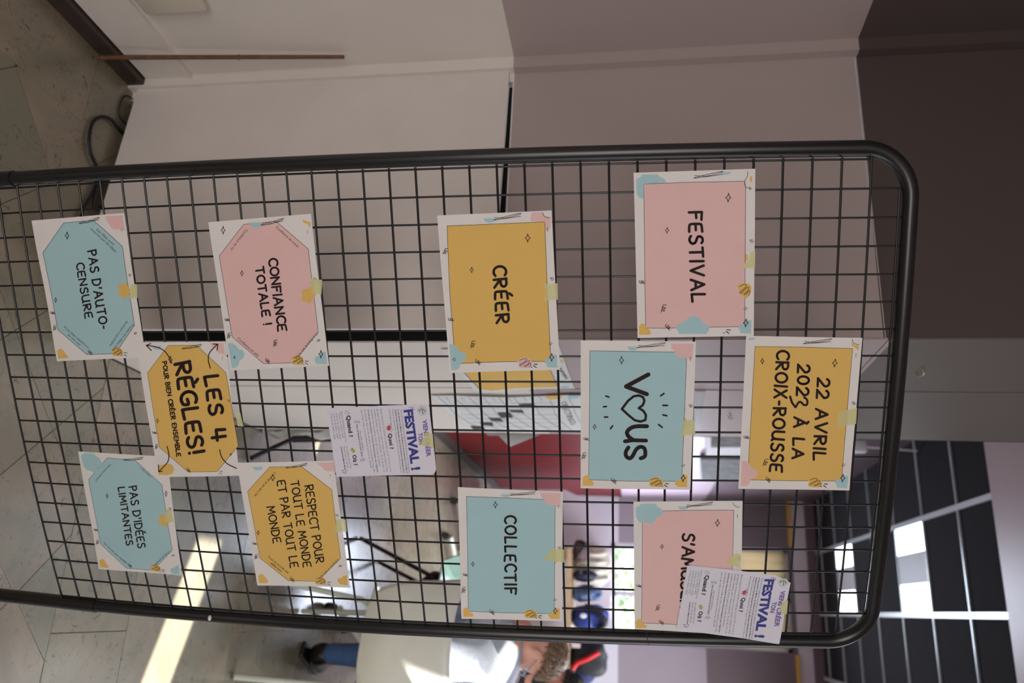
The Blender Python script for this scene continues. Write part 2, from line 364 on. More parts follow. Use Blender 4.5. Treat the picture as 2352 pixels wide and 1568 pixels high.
# pleated cream curtain over the upper part
cv = []; cf = []; n = 60
for i in range(n + 1):
    x = WX0 + 0.03 + (WX1 - WX0 - 0.06) * i / n; y = 8.91 + 0.012 * math.sin(i * 1.35) + 0.006 * math.sin(i * 0.5)
    cv += [(x, y, 3.04), (x, y + 0.004 * math.sin(i), 2.36 + 0.01 * math.sin(i * 0.3))]
for i in range(n): cf.append((2 * i, 2 * i + 1, 2 * i + 3, 2 * i + 2))
o = mk('curtain', cv, cf, mat('cream_cloth', (240, 226, 198), 0.8, transl=0.42), None, True)
md = o.modifiers.new('s', 'SOLIDIFY'); md.thickness = 0.002
tag(o, 'cream gathered curtain over the upper half of the far window', 'curtain')
# greenery outside
gb = random.Random(3); leaves = G()
for i in range(2600):
    x = gb.uniform(-1.6, 1.0); y = gb.uniform(10.2, 11.6); z = gb.uniform(0.4, 2.55) * gb.uniform(0.75, 1.0); r = gb.uniform(0.03, 0.075)
    a = Vector((gb.uniform(-1, 1), gb.uniform(-1, 1), gb.uniform(-1, 1))).normalized(); b = a.orthogonal().normalized(); c = Vector((x, y, z))
    leaves.add([c - a * r, c + b * r * 0.5, c + a * r, c - b * r * 0.5], [(0, 1, 2, 3)])
o = leaves.build('hedge', mat('leaf_green', (120, 158, 92), 0.6, transl=0.4)); o['kind'] = 'stuff'
tag(o, 'sunlit green hedge outside the far window', 'hedge')
struct(G().box((-5, 9.05, -0.1), (5, 14, -0.02)).build('ground', mat('ground_outside', (150, 150, 130), 0.9)), 'ground outside')
# grey picture boards on the far left wall
def onx(x, y, X=-1.197): return at(x, y, 0, X)
b1 = [onx(1627, 985), onx(1712, 985), onx(1712, 1037), onx(1627, 1037)]
def board(px, X, thick, name, m, parent=None):
    P = [at(x, y, 0, X) for x, y in px]; return G().prism(P, (thick, 0, 0)).build(name, m, parent)
t = empty('notice_board', 'white framed grey board hanging on the far left wall', 'board', tuple(at(1660, 1010, 0, -1.2)))
board([(1621, 960), (1722, 960), (1722, 1037), (1621, 1037)], -1.199, 0.03, 'frame', mat('white_frame', (186, 184, 188), 0.8, spec=.05), t)
board([(1633, 960), (1715, 960), (1715, 1026), (1633, 1026)], -1.168, 0.004, 'picture', mat('grey_print', (100, 98, 96), 0.8, spec=.05, noise=0.9, nscale=9), t)
o = board([(1608, 1040), (1722, 1040), (1722, 1092), (1612, 1090)], -1.199, 0.05, 'wall_shelf', mat('grey_board', (112, 112, 112), 0.8, spec=.05, noise=0.5, nscale=14))
tag(o, 'grey mottled panel beside the white framed board', 'board')

# ------------------------------------------------------------------ the wire grid panel (slightly bowed)
RY, RZ, TX, TY, TZ = 0.2665, 0.0020, -0.0682, -1.4238, -0.4608
KS = 0.93          # cell pitch 46.5 mm
BA, BB, BC, BE, BG = 0.0652, 0.0920, 0.0094, 0.0165, -0.0093
def gp(X, Z, off=0.0):
    """grid coordinates (X right, Z down from the top wire <0) -> world; off > 0 is towards the viewer"""
    X = np.asarray(X, float); Z = np.asarray(Z, float); xc = X - .475; zc = Z + .9
    Y = BA * zc ** 2 + BB * xc ** 2 + BC * xc * zc - off
    Xs = X + BE * zc ** 2 - TX; Zs = Z + BG * xc ** 2 - TZ; Ys = Y - TY
    c, s = math.cos(RZ), math.sin(RZ); x = c * Xs - s * Zs; z = s * Xs + c * Zs
    c, s = math.cos(RY), math.sin(RY); r = c * x - s * Ys; f = s * x + c * Ys
    r, f, z = r * KS, f * KS, z * KS
    return np.stack([r * math.cos(YAW) - f * math.sin(YAW), r * math.sin(YAW) + f * math.cos(YAW), z + CAMH], -1)
def topx(P):
    P = np.asarray(P, float); r = P[..., 0] * math.cos(YAW) + P[..., 1] * math.sin(YAW); f = -P[..., 0] * math.sin(YAW) + P[..., 1] * math.cos(YAW); u = P[..., 2] - CAMH
    F = f * math.cos(PITCH) - u * math.sin(PITCH); V = u * math.cos(PITCH) + f * math.sin(PITCH)
    return np.stack([1176 + FPX * V / F, 784 + FPX * r / F], -1)
def inv_grid(px, off=0.006):
    px = np.asarray(px, float); X = (px[:, 1] - 400) / 1100.; Z = -(2062 - px[:, 0]) / 1150.
    for _ in range(14):
        q = topx(gp(X, Z, off)); e = 1e-4
        jx = (topx(gp(X + e, Z, off)) - q) / e; jz = (topx(gp(X, Z + e, off)) - q) / e; d = px - q
        det = jx[:, 0] * jz[:, 1] - jz[:, 0] * jx[:, 1]
        X = X + (d[:, 0] * jz[:, 1] - jz[:, 0] * d[:, 1]) / det; Z = Z + (jx[:, 0] * d[:, 1] - d[:, 0] * jx[:, 1]) / det
    return X, Z

class Canvas:
    """flat sheet that takes print: photo pixels -> points on the sheet's own surface"""
    def __init__(s, kind='grid', base=0.006, curl=None, plane=None): s.kind, s.base, s.curl, s.plane = kind, base, curl, plane
    def to3(s, px, lay):
        px = np.asarray(px, float)
        if s.kind == 'grid':
            X, Z = inv_grid(px, s.base)
            c = s.curl(X, Z) if s.curl else 0
            return gp(X, Z, s.base + lay + c)
        ax, c = s.plane; D = np.array([list(ray(x, y)) for x, y in px]); t = (c - (CAMH if ax == 2 else 0)) / D[:, ax]
        P = D * t[:, None]; P[:, 2] += CAMH
        if s.curl: P[:, ax] += s.curl(P)
        P[:, ax] += lay + s.base
        return P
def hom(src, dst):
    A = []
    for (x, y), (u, v) in zip(src, dst):
        A.append([x, y, 1, 0, 0, 0, -u * x, -u * y]); A.append([0, 0, 0, x, y, 1, -v * x, -v * y])
    h = np.linalg.solve(np.array(A, float), np.array([c for p in dst for c in p], float)); return np.append(h, 1).reshape(3, 3)
def happ(H, P):
    P = np.asarray(P, float); q = np.c_[P, np.ones(len(P))] @ H.T; return q[:, :2] / q[:, 2:]

class Print:
    """2D artwork collected as triangles per colour layer, in some zoomed coordinates, then laid on a canvas"""
    def __init__(s, tf): s.tf = tf; s.L = {}; s.N = {}
    def _add(s, key, v, f):
        L = s.L.setdefault(key, [[], []]); n = len(L[0]); s.N.setdefault(key, []).append(len(v)); L[0] += [tuple(p) for p in v]; L[1] += [tuple(i + n for i in q) for q in f]
    def poly(s, key, pts, smooth=False, k=5):
        if smooth: pts = cr(pts, k, True)
        P = [Vector((float(p[0]), float(p[1]), 0)) for p in pts]
        s._add(key, [(p.x, p.y) for p in P], [tuple(t) for t in tessellate_polygon([P])])
    def line(s, key, pts, w, smooth=False, k=6, closed=False):
        if key == 'thin': w = w * 1.3
        if smooth: pts = cr(pts, k, closed)
        elif closed: pts = list(pts) + [pts[0]]
        pts = [np.array(p[:2], float) for p in pts]
        for a, b in zip(pts, pts[1:]):
            d = b - a; l = np.hypot(*d)
            if l < 1e-6: continue
            n = np.array([-d[1], d[0]]) / l * w / 2; s._add(key, [a + n, b + n, b - n, a - n], [(0, 1, 2), (0, 2, 3)])
        m_ = 8
        for a in pts:
            s._add(key, [a + np.array([math.cos(t * 2 * math.pi / m_), math.sin(t * 2 * math.pi / m_)]) * w / 2 for t in range(m_)], [(0, i, i + 1) for i in range(1, m_ - 1)])
    def disc(s, key, c, rx, ry=None, n=20, a0=0, a1=360, rot=0):
        ry = ry or rx; P = []
        for i in range(n + 1 if a1 - a0 < 360 else n):
            t = math.radians(a0 + (a1 - a0) * i / n); x, y = rx * math.cos(t), ry * math.sin(t); r = math.radians(rot)
            P.append((c[0] + x * math.cos(r) - y * math.sin(r), c[1] + x * math.sin(r) + y * math.cos(r)))
        s.poly(key, P)
    def emit(s, canvas, key, lay, name, m, parent, maxedge=None, stuff=False):
        if key not in s.L: return None
        v, f = s.L[key]; v = [tuple(p) for p in s.tf(np.array(v))]
        if maxedge:
            v = list(v); out = []; st = list(f); mid = {}
            while st:
                a, b, c = st.pop(); E = [(math.dist(v[a], v[b]), a, b, c), (math.dist(v[b], v[c]), b, c, a), (math.dist(v[c], v[a]), c, a, b)]
                l, p, q, r = max(E)
                if l <= maxedge: out.append((a, b, c)); continue
                kk = (min(p, q), max(p, q))
                if kk not in mid: mid[kk] = len(v); v.append(((v[p][0] + v[q][0]) / 2, (v[p][1] + v[q][1]) / 2))
                t = mid[kk]; st += [(p, t, r), (t, q, r)]
            f = out
        P = canvas.to3(np.array(v), lay); off = np.array(parent.location); fa = np.array(f); a, b, c = P[fa[:, 0]], P[fa[:, 1]], P[fa[:, 2]]
        flip = np.einsum('ij,ij->i', np.cross(b - a, c - a), np.array([0, 0, CAMH]) - a) < 0; fa[flip] = fa[flip][:, ::-1]
        o = mk(name, P - off, [tuple(int(i) for i in q) for q in fa], m, parent)
        if stuff: o['kind'] = 'stuff'
        return o
    def emit_each(s, canvas, key, lay, name, m, parent, maxedge=None):
        L = s.L.get(key)
        if not L: return
        i0 = 0; groups = []          # every call of poly made one connected run of vertices
        for n in s.N.get(key, []):
            groups.append((i0, i0 + n)); i0 += n
        for a, b in groups:
            t = Print(s.tf); t.L[key] = [L[0][a:b], [tuple(i - a for i in q) for q in L[1] if a <= q[0] < b]]; t.emit(canvas, key, lay, name, m, parent, maxedge)

# ---- hand lettering as strokes; cap height 1, baseline 0
def arc(cx, cy, rx, ry, a0, a1, n=10): return [(cx + rx * math.cos(math.radians(a0 + (a1 - a0) * i / n)), cy + ry * math.sin(math.radians(a0 + (a1 - a0) * i / n))) for i in range(n + 1)]
GL = {
 'A': (.78, [[(0, 0), (.36, 1), (.74, .02)], [(.13, .36), (.62, .36)]]),
 'B': (.62, [[(.02, 0), (.02, 1)], [(.02, .98)] + arc(.28, .76, .26, .22, 80, -80) + [(.04, .53)], [(.04, .53)] + arc(.32, .28, .28, .26, 80, -80) + [(.02, .02)]]),
 'C': (.68, [arc(.42, .5, .40, .48, 48, 312, 16)]),
 'D': (.72, [[(.02, 0), (.04, .98)], [(.0, .98)] + arc(.24, .5, .42, .48, 82, -82, 12) + [(.0, .02)]]),
 'E': (.60, [[(.58, .97), (.14, .93), (.04, .84), (.02, .5), (.03, .14), (.14, .03), (.56, .0)], [(.04, .49), (.46, .50)]]),
 'F': (.60, [[(.03, 0), (.03, .97), (.58, .92)], [(.03, .52), (.44, .54)]]),
 'G': (.76, [arc(.42, .5, .40, .49, 52, 300, 16) + [(.68, .12), (.70, .42), (.42, .40)]]),
 'I': (.14, [[(.05, 0), (.07, 1)]]),
 'L': (.58, [[(.04, 1), (.02, .10), (.10, .03), (.54, .06)]]),
 'M': (.86, [[(.0, 0), (.10, .95), (.42, .30), (.74, .95), (.84, .02)]]),
 'N': (.72, [[(.02, 0), (.03, .95), (.64, .05), (.66, 1)]]),
 'O': (.80, [arc(.40, .5, .38, .46, 90, 450, 20)]),
 'P': (.60, [[(.05, 0), (.02, 1)], [(.0, .95)] + arc(.26, .72, .30, .25, 75, -85) + [(.05, .44)]]),
 'R': (.66, [[(.05, 0), (.02, .98)], [(.0, .95)] + arc(.28, .74, .30, .23, 75, -85) + [(.08, .48), (.62, .02)]]),
 'S': (.62, [arc(.33, .74, .26, .24, 35, 215, 9) + [(.30, .52)] + arc(.28, .25, .29, .25, 62, -150, 11)]),
 'T': (.66, [[(0, .95), (.64, .97)], [(.33, .95), (.33, 0)]]),
 'U': (.76, [[(.02, .98), (.02, .45)] + arc(.32, .34, .30, .32, 190, 340, 8) + [(.64, .55)], [(.64, .98), (.62, .08), (.74, .0)]]),
 'V': (.74, [[(0, 1), (.34, .02), (.70, 1)]]),
 'X': (.68, [[(.02, .98), (.64, .02)], [(.62, 1), (.0, 0)]]),
 '2': (.64, [arc(.30, .70, .27, .28, 165, -30, 10) + [(.04, .05), (.10, .02), (.60, .02)]]),
 '0': (.66, [arc(.32, .5, .29, .46, 90, 450, 20)]),
 '3': (.62, [[(.06, .86)] + arc(.28, .74, .26, .22, 110, -70, 8) + [(.22, .50)] + arc(.30, .22, .30, .26, 80, -110, 9)]),
 '4': (.66, [[(.08, 1), (.04, .36), (.64, .36)], [(.46, .98), (.46, 0)]]),
 "'": (.16, [[(.10, 1.02), (.05, .74)]]), '-': (.34, [[(.04, .44), (.30, .44)]]), '!': (.16, [[(.08, 1), (.08, .32)], [(.08, .04), (.081, .04)]]), ' ': (.34, []),
 ',': (.16, [[(.08, .05), (.02, -.1)]]),
}
for a, b, acc in (('É', 'E', [(.20, 1.12), (.36, 1.32)]), ('È', 'E', [(.36, 1.12), (.20, 1.30)]), ('À', 'A', [(.44, 1.14), (.28, 1.30)])):
    GL[a] = (GL[b][0], GL[b][1] + [[acc[0], acc[1]]])
def hand(P, key, text, a, b, cap, w, gap=.20, jit=.02):
    w *= 1.36
    """letters written from a to b (baseline); up is to the right of the reading direction in the photo"""
    a = np.array(a, float); b = np.array(b, float); d = b - a; L = np.hypot(*d); d /= L; up = np.array([d[1], -d[0]])
    tot = sum(GL[c][0] for c in text) + gap * (len(text) - 1); k = L / tot; x = 0.0; R = random.Random(len(text) * 31 + int(cap))
    for c in text:
        wd, st = GL[c]; dy = R.uniform(-jit, jit)
        for s_ in st:
            pts = [a + d * (x + p[0]) * k + up * (p[1] + dy) * cap for p in s_]
            P.line(key, cr(pts, 3) if len(pts) > 3 and c not in 'MNAVX4TF' else pts, w)
        x += wd + gap
FONT = bpy.data.fonts.load('<builtin>')
_fc = {}
def glyph_mesh(text, bold):
    k = (text, bold)
    if k in _fc: return _fc[k]
    cu = bpy.data.curves.new('t', 'FONT'); cu.font = FONT; cu.body = text; cu.offset = bold; cu.resolution_u = 2; cu.fill_mode = 'FRONT'; cu.dimensions = '2D'
    o = bpy.data.objects.new('t', cu); COL.objects.link(o); dg = bpy.context.evaluated_depsgraph_get()
    me = bpy.data.meshes.new_from_object(o.evaluated_get(dg)); v = np.array([tuple(x.co)[:2] for x in me.vertices]); me.calc_loop_triangles()
    f = [tuple(t.vertices) for t in me.loop_triangles]; bpy.data.objects.remove(o); bpy.data.curves.remove(cu); bpy.data.meshes.remove(me)
    _fc[k] = (v, f); return v, f
def typed(P, key, text, a, b, cap, bold=0.0, slant=0.0):
    v, f = glyph_mesh(text, bold); v = v.copy(); a = np.array(a, float); b = np.array(b, float); d = b - a; L = np.hypot(*d); d /= L; up = np.array([d[1], -d[0]])
    v[:, 0] += v[:, 1] * slant; x0 = v[:, 0].min(); wd = v[:, 0].max() - x0
    q = a + np.outer((v[:, 0] - x0) / wd * L, d) + np.outer(v[:, 1] / 0.70 * cap, up); P._add(key, q, f)

def zoomtf(x0, y0, s): return lambda A: np.c_[A[:, 0] / s + x0, A[:, 1] / s + y0]
Z4, Z5, Z6 = zoomtf(0, 440, 3.734), zoomtf(400, 440, 3.734), zoomtf(940, 440, 3.408)
Z7, Z8, Z9 = zoomtf(1400, 360, 3.564), zoomtf(1300, 740, 3.919), zoomtf(1680, 740, 3.919)
ZS, ZC, ZF = zoomtf(1440, 1120, 4.126), zoomtf(1020, 1080, 4.238), zoomtf(740, 900, 7.129)
ZL, ZR, ZI = zoomtf(290, 760, 4.48), zoomtf(530, 1040, 4.75), zoomtf(160, 1020, 4.9)

PAPER = dict(rough=0.75, spec=0.25, transl=0.16)
m_paper = mat('paper', (244, 240, 236), **PAPER)
m_ink = mat('printed_ink', (44, 32, 32), 0.7, spec=0.2)
m_thin = mat('thin_ink', (46, 40, 44), 0.7, spec=0.2)
INK = {'blue': mat('print_blue', (184, 220, 226), **PAPER), 'pink': mat('print_pink', (246, 206, 202), **PAPER), 'orange': mat('print_orange', (244, 202, 114), **PAPER)}
m_tape = mat('yellow_tape', (240, 238, 178), 0.5, transl=0.2, alpha=0.68)

def star(P, c, h, w, lw):
    P.line('thin', [(c[0], c[1] - h), (c[0] + w * .35, c[1] - h * .3), (c[0] + w, c[1]), (c[0] + w * .3, c[1] + h * .35), (c[0], c[1] + h), (c[0] - w * .35, c[1] + h * .3), (c[0] - w, c[1]), (c[0] - w * .3, c[1] - h * .35)], lw, closed=True)
def curl3(P, c, s, rot, lw):
    r = math.radians(rot); pts = []
    for i in range(44):
        t = .12 + i / 43 * 2.5; x = .50 * (t - 1.35) - .27 * math.sin(2 * math.pi * t); y = -.40 * math.cos(2 * math.pi * t) * (1 - .12 * t)
        pts.append((c[0] + s * (x * math.cos(r) - y * math.sin(r)), c[1] + s * (x * math.sin(r) + y * math.cos(r))))
    P.line('thin', pts, lw)
def scribble(P, c, sx, sy, lw):
    pts = [(-.9, -.45), (-.3, -.75), (.15, -.8), (.3, -.55), (-.1, -.15), (-.75, .3), (-.8, .5), (-.5, .45), (.1, -.1), (.6, -.4), (.75, -.2), (.4, .3), (-.05, .6), (0, .75), (.4, .55), (.75, .15), (.95, .2), (.85, .6), (.7, .85)]
    P.line('thin', [(c[0] + x * sx, c[1] + y * sy) for x, y in pts], lw, smooth=True, k=4)
TPL_R = [(1113, 147), (1180, 1393), (318, 1420), (218, 187)]      # reading order: top-left, top-right, bottom-right, bottom-left
def deco_rect(P, scrib='pink', br='blue', bigstar=True, var='A'):
    if bigstar: star(P, (927, 363), 33, 20, 4)
    star(P, (1115, 1296), 31, 18, 4.2)
    if var == 'B': star(P, (385, 900), 22, 14, 3.4); curl3(P, (330, 1005), 26, 10, 3.2); curl3(P, (322, 1150), 36, 100, 3.4); curl3(P, (575, 1345), 34, 40, 3.4)
    else:
        if var != 'N': star(P, (490, 612), 23, 14, 3.4)
        if var == 'C': curl3(P, (284, 468), 34, 120, 3.4)
        curl3(P, (328, 1000), 28, 10, 3.2); curl3(P, (498, 1197), 38, 105, 3.4); curl3(P, (540, 1335), 32, 45, 3.4)
    P.line('thin', [(1104, 672), (1113, 682), (1122, 668)], 3.4, smooth=True); P.line('thin', [(1112, 690), (1124, 692), (1131, 678)], 3.4, smooth=True)
    P.line('thin', [(1092, 1190), (1112, 1200)], 3.2); P.line('thin', [(1104, 1178), (1120, 1190)], 3.2)
    for i in range(4): P.disc('thin', (1080 + i, 280 + 8 * i), 3.2, n=8)
    P.line('ink', [(978, 1350), (1003, 1351)], 6.5); P.line('ink', [(972, 1362), (995, 1376)], 6.5); P.line('ink', [(955, 1372), (960, 1375)], 6)
    P.line('thin', [(668, 202), (760, 205), (866, 176), (850, 172), (690, 212), (680, 220), (872, 192)], 3, smooth=True)
    P.poly(scrib, [(845, 1325), (875, 1303), (915, 1300), (950, 1318), (962, 1350), (945, 1378), (865, 1378), (852, 1350), (858, 1340)], True)
    if scrib != 'none': scribble(P, (905, 1340), 48, 40, 3)
    if br: P.poly(br, [(1155, 1275), (1120, 1278), (1105, 1300), (1065, 1312), (1060, 1335), (1075, 1352), (1080, 1374), (1160, 1376)], False)
TPL_O = [(1062, 183), (1252, 1420), (490, 1453), (272, 248)]
def deco_oct(P, flower=True, scrib='orange', stars=True):
    if stars: star(P, (577, 376), 32, 18, 4); star(P, (476, 930), 22, 12, 3.2)
    curl3(P, (452, 1040), 24, 10, 3.2); curl3(P, (470, 1170), 30, 100, 3.2); curl3(P, (775, 1378), 30, 50, 3.2)
    P.line('thin', [(690, 272), (760, 262), (842, 228), (838, 222), (760, 248), (688, 266), (695, 274), (848, 240)], 3.2, smooth=True)
    P.line('thin', [(1105, 706), (1113, 716), (1122, 704)], 3); P.line('thin', [(1112, 722), (1122, 724), (1128, 712)], 3)
    for i in range(3): P.line('thin', [(1150 + i * 8, 1222), (1158 + i * 8, 1205)], 3)
    for i in range(4): P.disc('thin', (1042, 318 + 8 * i), 2.6, n=8)
    P.line('ink', [(1065, 1380), (1090, 1382)], 5); P.line('ink', [(1065, 1394), (1086, 1408)], 5); P.disc('ink', (1054, 1406), 4, n=8)
    if scrib:
        P.poly(scrib, [(952, 1356), (985, 1338), (1020, 1335), (1048, 1360), (1050, 1388), (1035, 1410), (975, 1408), (962, 1392), (970, 1375)], True)
        scribble(P, (1008, 1372), 42, 36, 3)
    if flower:
        c = (1068, 845); P.poly('orange', [(c[0] + (50 + 9 * math.cos(5 * t)) * math.cos(t), c[1] + (62 + 9 * math.cos(5 * t)) * math.sin(t)) for t in [i * math.pi / 15 for i in range(30)]])
OCT = [(548, 268), (800, 247), (1050, 470), (1155, 1143), (990, 1388), (745, 1397), (495, 1180), (371, 523)]

def poster(tf, corners, label, col, outline, draw, template, deco, layer, curlseed, tape, name='poster', group='posters taped to the grid', lw=4):
    """corners and outline in zoom coordinates (tf maps them to photo pixels)"""
    cpx = tf(np.array(corners, float)); base = 0.0062 + 0.0009 * layer
    R = random.Random(curlseed); ph = [R.uniform(0, 6) for _ in range(4)]
    def curl(X, Z): return 0.0011 * np.sin(X * 16 + ph[0]) * np.sin(Z * 13 + ph[1]) + 0.0006 * np.sin(X * 31 + Z * 23 + ph[2])
    C = Canvas('grid', base + 0.0012, curl); ctr = C.to3(cpx.mean(0)[None], 0)[0]
    t = empty(name, label, 'poster', tuple(ctr), group)
    sh = Print(tf); sh.poly('s', corners)
    s_ = sh.emit(C, 's', 0, 'sheet', m_paper, t, 22)
    md = s_.modifiers.new('thickness', 'SOLIDIFY'); md.thickness = 0.00016; md.offset = -1
    p = Print(tf)
    if outline is not None:
        p.poly('panel', outline); p.emit(C, 'panel', 0.00015, 'coloured_panel', INK[col], t, 22)
        p.line('edge', outline, lw * .9, closed=True); p.emit(C, 'edge', 0.00024, 'panel_outline', m_ink, t, 30)
    q = None
    if template is not None:
        H = hom(template, [tuple(c) for c in cpx]); q = Print(lambda A: happ(H, A)); deco(q)
    draw(p)
    for k in ('blue', 'pink', 'orange'):
        for pr, ly in ((q, 0.00032), (p, 0.00034)):
            if pr is not None and k in pr.L: pr.emit_each(C, k, ly, 'printed_blob', INK[k], t, 30)
    for pr, nm in ((q, 'doodles'), (p, 'small_print')):
        if pr is not None: pr.emit(C, 'thin', 0.00044, nm, m_thin, t, 40, True)
    if q is not None: q.emit(C, 'ink', 0.00048, 'dashes', m_ink, t, 40, True)
    p.emit(C, 'ink', 0.0005, 'lettering', m_ink, t, 40, True)
    if tape:
        p.poly('tape', tape); p.emit(C, 'tape', 0.0009, 'tape_strip', m_tape, t, 12)
    return t

# -- frame tube and wires
m_tube = mat('black_enamel', (26, 26, 27), 0.32, spec=0.6, noise=0.25, nscale=60)
m_wire = mat('black_wire', (18, 18, 19), 0.42, spec=0.5)
panel = empty('grid_panel', 'black wire mesh display panel with rounded tube frame, holding all the taped posters', 'panel', tuple(gp(.475, -2.03)))
def gw(pts, r, name, m, parent=panel, off=0.0, n=8, label=None):
    P = gp([p[0] for p in pts], [p[1] for p in pts], off); return G().tube([Vector(q) for q in P], r, n).build(name, m, parent, True, label)
for i in range(37):
    x0, x1 = (0.05, 0.90) if i == 0 else (-0.004, 0.954)
    gw([(x0 + (x1 - x0) * k / 12, -0.05 * i) for k in range(13)], 0.00205, 'cross_wire', m_wire, off=0.0020)
for j in range(20):
    z0 = -0.05 if j in (0, 19) else 0.004
    gw([(0.05 * j, z0 + (-1.804 - z0) * k / 20) for k in range(21)], 0.00185, 'upright_wire', m_wire, off=-0.0016)
XL, XR, ZT, ZB = -0.0185, 0.9685, 0.019, -2.025
fr = [(XL, ZB + (ZT - .085 - ZB) * k / 24) for k in range(25)] + [(XL + .085 - .085 * math.cos(t), ZT - .085 + .085 * math.sin(t)) for t in [math.pi / 2 * k / 10 for k in range(1, 11)]]
fr += [(XL + .085 + (XR - XL - .17) * k / 8, ZT) for k in range(1, 8)]
fr += [(XR - .085 + .085 * math.sin(t), ZT - .085 + .085 * math.cos(t)) for t in [math.pi / 2 * k / 10 for k in range(11)]] + [(XR, ZT - .085 + (ZB - ZT + .085) * k / 24) for k in range(1, 25)]
gw(fr, 0.0132, 'tube_frame', m_tube, n=18)
for X_ in (XL, XR):
    gw([(X_, -1.705), (X_, -2.020)], 0.0150, 'leg_sleeve', m_tube, n=18)
    a = Vector(gp(X_, -2.01, 0.42)); b = Vector(gp(X_, -2.01, -0.10 if X_ == XL else 0.02)); a.z = b.z = 0.014
    G().tube([a, b], 0.013, 12).build('foot', m_tube, panel, True)
m_bolt = mat('zinc_bolt', (170, 168, 160), 0.35, metal=0.9)
c = Vector(gp(XL, -1.765, 0.0150)); nrm = (Vector(gp(XL, -1.765, 0.1)) - c).normalized()
G().tube([c, c + nrm * 0.004], 0.0062, 10).build('bolt', m_bolt, panel, True, 'small zinc bolt')
for n_, (z_, dz) in enumerate(((-.432, .006),)):
    G().tube([Vector(gp(XR - .0145 * math.cos(a), z_ + dz * a / 3, .0145 * math.sin(a))) for a in [math.pi * k / 8 - .3 for k in range(11)]], .0007, 6).build('string', mat('dark_green_string', (40, 62, 58), .6) if n_ == 0 else mat('clear_string', (170, 168, 170), 0.4), panel, True, 'thin string tied round the tube')
c = Vector(gp(XR - .004, -1.40, 0.0132)); G().ell(c, (0.006, 0.003, 0.004), nu=10, nv=6).build('paper_scrap', m_paper, panel, True, 'torn scrap of paper stuck on the tube')

# ------------------------------------------------------------------ posters on the grid
def d_auto(P):
    hand(P, 'ink', "PAS D'AUTO-", (750, 510), (862, 1180), 72, 10, gap=.22); hand(P, 'ink', "CENSURE", (652, 618), (735, 1088), 66, 9.5)
    P.poly('pink', [(897, 212), (1047, 203), (1067, 332), (1045, 338), (1030, 328), (1005, 320), (985, 327), (950, 312), (935, 280), (915, 258)])
    P.poly('orange', [(492, 1363), (518, 1342), (545, 1362), (562, 1388), (585, 1412), (582, 1426), (502, 1432)])
    typed(P, 'thin', 'Les idées sont', (824, 330), (970, 462), 20); typed(P, 'thin', 'nourries par les idées', (772, 322), (988, 520), 20)
    typed(P, 'thin', 'Toutes les idées sont', (1138, 1128), (958, 1362), 20); typed(P, 'thin', 'bonnes à prendre', (1085, 1108), (938, 1318), 20)
    typed(P, 'thin', 'Vous êtes expert.e.s', (545, 1160), (755, 1342), 18); typed(P, 'thin', 'de vos vies', (580, 1228), (685, 1322), 18)
poster(Z4, [(1062, 183), (1252, 1420), (490, 1453), (272, 248)], "poster with light blue octagon reading PAS D'AUTO-CENSURE", 'blue', OCT, d_auto, TPL_O, lambda q: deco_oct(q), 0, 1,
       [(1125, 792), (1178, 790), (1184, 912), (1105, 916), (1118, 880)])
def d_idees(P):
    hand(P, 'ink', "PAS D'IDÉES", (668, 478), (776, 1168), 84, 11); hand(P, 'ink', "LIMITANTES", (545, 488), (645, 1137), 74, 11)
    star(P, (425, 580), 26, 15, 4); star(P, (1087, 555), 32, 16, 4)
    P.poly('blue', [(130, 128), (175, 98), (225, 102), (270, 105), (300, 135), (335, 158), (362, 210), (355, 240), (320, 265), (310, 305), (275, 320), (235, 295), (200, 292), (160, 250), (140, 190)], True)
    P.poly('orange', [(335, 1312), (365, 1285), (395, 1305), (415, 1340), (440, 1372), (436, 1388), (348, 1382)]); P.poly('blue', [(1225, 1362), (1195, 1372), (1180, 1390), (1132, 1400), (1135, 1430), (1150, 1458), (1240, 1465)])
    typed(P, 'thin', "« Oui mais »", (788, 268), (915, 378), 22); typed(P, 'thin', "\"Personne n'aimera\"", (455, 215), (285, 408), 22)
    typed(P, 'thin', '"On en est pas capable"', (375, 1108), (645, 1350), 20); typed(P, 'thin', '"C\'est pas possible"', (1122, 1192), (945, 1360), 22)
poster(ZI, [(1092, 140), (1262, 1478), (330, 1402), (93, 82)], "poster with light blue octagon reading PAS D'IDÉES LIMITANTES", 'blue',
       [(422, 152), (735, 180), (1040, 460), (1155, 1190), (985, 1370), (905, 1418), (640, 1392), (345, 1115), (215, 395)], d_idees, TPL_O, lambda q: deco_oct(q, stars=False), 0, 2,
       [(1090, 728), (1148, 735), (1178, 872), (1075, 858)])
